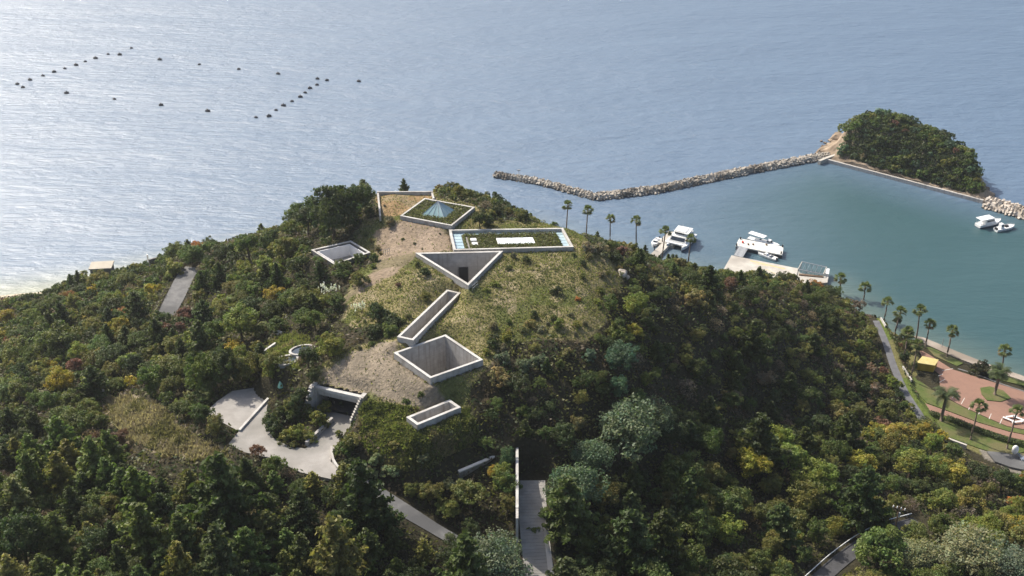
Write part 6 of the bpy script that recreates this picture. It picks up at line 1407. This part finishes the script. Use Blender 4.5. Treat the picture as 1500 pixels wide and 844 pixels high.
b4, L_ = boat_root((1119,354), (1137,360), .5, 'motor_boat', 'low white boat moored behind the pontoon, right of the canopy boat'); hull(6.2, 2.0, .75).build('hull', M['white'], b4); cabin(b4, -1.0, .6, 1.4, .68, .9, .4); MB().box((-3.2, 0, .6), (.4, .35, .7)).build('outboard_motor', M['dark'], b4)
# right-hand boats
b5, L_ = boat_root((1432,330), (1466,322.5), .8, 'cabin_cruiser', 'white cabin cruiser with a long roof moored below the pale rock bank'); L_ = 9.0; hull(L_, 2.9, 1.1).build('hull', M['white'], b5); hull(L_ * 1.004, 2.93, .3).build('waterline', M['navy'], b5)
cabin(b5, -2.6, 1.6, 2.3, 1.0, 1.5, .9); MB().box((-1.9, 0, 2.75), (5.0, 2.7, .12)).build('roof', M['white'], b5, bevel=.04); MB().tube([(-.5, 0, 2.8), (-.8, 0, 3.7)], .08, 5).build('mast', M['offwhite'], b5)
for s in (-1, 1): MB().tube([(-4.1, s * 1.1, 1.0), (-4.1, s * 1.1, 2.7)], .05, 5).build('roof_post', M['steel'], b5)
rails(b5, [(1.8, -1.2, 1.2), (3.2, -.8, 1.3), (4.2, 0, 1.3), (3.2, .8, 1.3), (1.8, 1.2, 1.2)], .55)
b6, L_ = boat_root((1458,337), (1486,331), .5, 'fishing_boat', 'small white work boat with an upright wheelhouse beside the cabin cruiser'); hull(7.2, 2.3, .85).build('hull', M['white'], b6); cabin(b6, -2.2, -.9, 1.3, .75, 1.5, .25); MB().box((.6, .2, .95), (1.2, .9, .5)).build('engine_box', M['dark'], b6); MB().box((-3.4, 0, .9), (.5, 1.0, .5)).build('stern_locker', M['dark'], b6)
rails(b6, [(1.4, -.9, .9), (2.8, -.5, 1.0), (3.4, 0, 1.0), (2.8, .5, 1.0), (1.4, .9, .9)], .45)
# timber frame over the water at the right end of the quay
fr = empty('net_frame', tuple(P(1190, 395, 1.2))); tag(fr, 'steel framed mesh enclosure standing over the water at the right end of the quay', 'frame'); o0 = P(1190, 395, 1.2)
cn4 = [P(x, y, 2.0) - o0 for x, y in [(1175,383.5),(1211,391.5),(1206,402),(1169,394.5)]]
for i in range(4):
    a_, b_ = cn4[i], cn4[(i + 1) % 4]
    MB().tube([a_, b_], .13, 6).build('beam', M['quay'] if i % 2 else M['steel'], fr)
    for k in range(5): q = a_ + (b_ - a_) * k / 5; MB().tube([q - [0, 0, 2.5], q], .06, 5).build('post', M['steel'], fr)
for k in range(1, 6):
    a_ = cn4[0] + (cn4[1] - cn4[0]) * k / 6; b_ = cn4[3] + (cn4[2] - cn4[3]) * k / 6; MB().tube([a_, b_], .04, 5).build('crossbar', M['steel'], fr)
MB().box(tuple((cn4[2] + cn4[3]) / 2 + [0, -.9, -.75]), (6.5, .8, .35), -.2).build('timber_step', M['wood'], fr)
MB().box(tuple(cn4[1] * .6 + cn4[2] * .4 + [.5, -.5, -.5]), (.9, 3.2, .9), -.3).build('ramp', M['white'], fr)

# ------------------------------------------------------------------ breakwaters and the islet
def rubble(name, line, wid, hgt, mat, label, seed, rs=(.45, .95), dens=5.0, z0=-.4, cat='breakwater'):
    rg2 = np.random.default_rng(seed); r_ = empty(name, tuple(line[0])); tag(r_, label, cat); O = np.array(line[0])
    Lf, Rt, L, N = ribbon(line, 1.0, 0, 1.0); n = len(L); core = MB(); vs = []
    for i in range(n):
        for s_, z_ in ((-1, -1.0), (-.45, hgt * .8), (.45, hgt * .8), (1, -1.0)): q = L[i, :2] + N[i] * s_ * wid / 2; vs.append((q[0] - O[0], q[1] - O[1], z_))
    fs = [(i * 4 + j, i * 4 + j + 1, i * 4 + j + 5, i * 4 + j + 4) for i in range(n - 1) for j in range(3)] + [(0, 1, 2, 3), (4*n-4, 4*n-1, 4*n-2, 4*n-3)]
    core.add(vs, fs).build('core', mat, r_)
    V, F, nv = [], [], 0
    base = np.array([(x, y, z) for x in (-1, 1) for y in (-1, 1) for z in (-1, 1)], float); bf = np.array([(0,1,3,2),(4,6,7,5),(0,4,5,1),(2,3,7,6),(0,2,6,4),(1,5,7,3)])
    tot = int(n * dens * wid / 3)
    for k in range(tot):
        i = rg2.integers(n); s_ = rg2.uniform(-1.05, 1.05); s3 = rg2.uniform(rs[0], rs[1]) * rg2.uniform(.7, 1.15, 3) * .62
        q = L[i, :2] + N[i] * s_ * wid / 2; z_ = hgt * (1 - max(0, (abs(s_) - .4) / .65) * 1.15) * .85 + rg2.uniform(-.1, .3)
        A3 = np.array(Matrix.Rotation(rg2.uniform(0, 6.28), 3, Vector(rg2.normal(size=3)).normalized())); vv = (base * rg2.uniform(.65, 1.0, (8, 3)) * s3) @ A3.T + [q[0] - O[0], q[1] - O[1], z_]
        V.append(vv); F.append(bf + nv); nv += 8
    link('rubble', np_mesh('rubble', np.concatenate(V), np.concatenate(F)), mat, r_); return r_
rubble('breakwater', BW1, 3.6, 1.35, M['rock'], 'left arm of the grey rubble breakwater ending in open water', 1, (.28, .8), 10.0)
rubble('breakwater', BW2, 4.4, 1.55, M['rock'], 'long right arm of the grey rubble breakwater reaching the islet', 2, (.28, .85), 10.0)
rubble('rock_bank', [tuple(P(x, y, 0)) for x, y in [(1446,300),(1475,308),(1500,315),(1560,332),(1640,352)]], 7.5, 2.2, M['rock_pale'], 'pale new rubble bank running from the islet out of the right edge', 3, (.35, .9), 9.0)
bk_ = empty('beacon', tuple(P(760, 258, 1.6))); tag(bk_, 'small marker with a flat top near the left end of the breakwater', 'beacon'); MB().tube([(0, 0, -.5), (0, 0, 2.0)], .08, 6).build('post', M['steel'], bk_); MB().box((0, 0, 2.1), (1.1, .5, .25)).build('lamp_box', M['grey'], bk_)
w1 = MB(); wall_line(w1, [tuple(isl_xyz(s, 0.0)) for s in np.linspace(.0, .985, 14)], .9, lambda q: -2, lambda q: 1.15); thing_mb('sea_wall', w1, M['concrete'], 'low straight sea wall along the harbour side of the islet', 'sea wall')
w1 = MB(); wall_line(w1, [tuple(P(x, y, 1.2)) for x, y in [(1200,236.5),(1213,231),(1226,226.5),(1239,225)]], 1.1, lambda q: -.5, lambda q: 1.5); thing_mb('causeway', w1, M['quay'], 'short concrete walkway joining the breakwater to the islet', 'walkway')
for s, t, r, cn_, lab in [(.115, 3.2, 1.7, 'silver', 'round silvery bush on the open ground at the left end of the islet'), (.20, 2.8, 1.6, 'silver', 'silvery bush by the sea wall in front of the islet woods'), (.255, 2.9, 1.8, 'grey', 'grey green bush by the sea wall, right of the silvery ones')]:
    plant('shrub', isl_xyz(s, t), r, 0, cn_, lab, None, jit=0)
def rocks_at(pts_, label, mat, seed, rs=(.5, 1.4)):
    for i, (px, py, s_) in enumerate(pts_):
        g0 = P(px, py, 0); me = bpy.data.meshes.new('shore_rock'); bm = bmesh.new(); bmesh.ops.create_icosphere(bm, subdivisions=2, radius=s_); rg2 = np.random.default_rng(seed + i); ph = rg2.uniform(0, 6, 3)
        for v in bm.verts: v.co *= 1 + .3 * math.sin(v.co.x * 3 / s_ + ph[0]) * math.cos(v.co.y * 3 / s_ + ph[1]); v.co.z *= .7
        bm.to_mesh(me); bm.free(); o = link('shore_rock', me, mat); o.location = (g0[0], g0[1], .15); tag(o, '%s, %s counted from the left' % (label, ORD[i] if i < 12 else ['thirteenth', 'fourteenth', 'fifteenth'][i - 12]), 'rock', 'rocks at the seaward tip of the islet')
rocks_at([(1203,207.5,.5),(1208.5,210,.55),(1204.5,215,.6),(1211,216.5,1.0),(1215,218.5,1.1),(1219,220,1.2),(1214,212,.8),(1220,215,1.5),(1225,211,1.8),(1223,204,2.0),(1228,202,2.4),(1227,216,1.7),(1231,219,1.6),(1217,207,1.0),(1222,221.5,.8)], 'ochre rock off the left tip of the islet', M['rock_cliff'], 900)
rocks_at([(1446,290,1.7),(1452,293,1.5),(1457,297,1.2),(1450,287,1.6),(1442,284,2.2),(1437,279,2.4)], 'ochre cliff rock at the right end of the islet', M['rock_cliff'], 950)

# ------------------------------------------------------------------ mooring floats
BU = [(25.6,123.8),(33.6,128.6),(44,117.6),(63,111.6),(79.4,106),(95,101),(111.6,96),(125,90.8),(140,86),(158.4,80),(175.4,80.8),(192.4,71),(234,88),(292,95),(97.6,137),(167.6,145.8),(236,154.6),
 (349.8,102),(407.4,108.8),(465,116),(479,118.4),(525.6,119.8),(464.4,125),(454,130),(447,136.4),(440,142.6),(427.8,149),(415.4,155.4),(404.4,162),(394,171),(375,172.6),(304.4,163.4)]
def buoy_label(i):
    if i < 12: return 'black float, %s from the lower left end of the left diagonal row' % ORD[sorted(range(12), key=lambda k: BU[k][0]).index(i)], 'floats of the left diagonal row'
    if i in (12, 13, 17, 18): return 'black float, %s from the left in the sparse far line between the rows' % ORD[(12, 13, 17, 18).index(i)], 'floats of the far line'
    if i in (14, 15, 16, 31): return 'black float, %s from the left in the sparse near line between the rows' % ORD[(14, 15, 16, 31).index(i)], 'floats of the near line'
    if i == 21: return 'lone black float farthest to the right beyond the right diagonal row', 'outlying float'
    RR = sorted([k for k in range(len(BU)) if k > 18 and k not in (21, 31)], key=lambda k: BU[k][0])
    return 'black float, %s from the lower left end of the right diagonal row' % ORD[RR.index(i)], 'floats of the right diagonal row'
by = None
for i, (px, py) in enumerate(BU):
    g0 = P(px, py, 0)
    if by is None:
        by = empty('mooring_float'); mb = MB(); mb.tube([(-1.0, 0, .3), (-.92, 0, .3), (-.5, 0, .3), (.5, 0, .3), (.92, 0, .3), (1.0, 0, .3)], [.25, .5, .6, .6, .5, .25], 12); mb.build('drum', M['buoy'], by, True)
        MB().tube([(0, 0, .75), (0, 0, 1.25)], [.28, .18], 8).build('cap', M['buoy'], by); o = by
    else: o = copy_tree(by)
    o.location = (g0[0], g0[1], 0); s_ = .78 + .14 * math.sin(i * 3.3); o.scale = (s_,) * 3; o.rotation_euler = (0, 0, .3 * math.sin(i * 2.0)); lb, gp = buoy_label(i); tag(o, lb, 'float', gp if gp != 'outlying float' else None)
    if gp == 'outlying float' and 'group' in o: del o['group']
# ------------------------------------------------------------------ light sea haze
hm = bpy.data.materials.new('haze'); hm.use_nodes = True; hn = hm.node_tree
for q in list(hn.nodes):
    if q.type != 'OUTPUT_MATERIAL': hn.nodes.remove(q)
pv = hn.nodes.new('ShaderNodeVolumePrincipled'); pv.inputs['Density'].default_value = 0.0002; pv.inputs['Color'].default_value = (.90, .95, 1.0, 1); pv.inputs['Anisotropy'].default_value = .65
out_ = [q for q in hn.nodes if q.type == 'OUTPUT_MATERIAL'][0]
hn.links.new(pv.outputs[0], out_.inputs['Volume'])
tag(MB().box((0, 0, 70), (19000, 19000, 168)).build('haze', hm), kind='stuff')
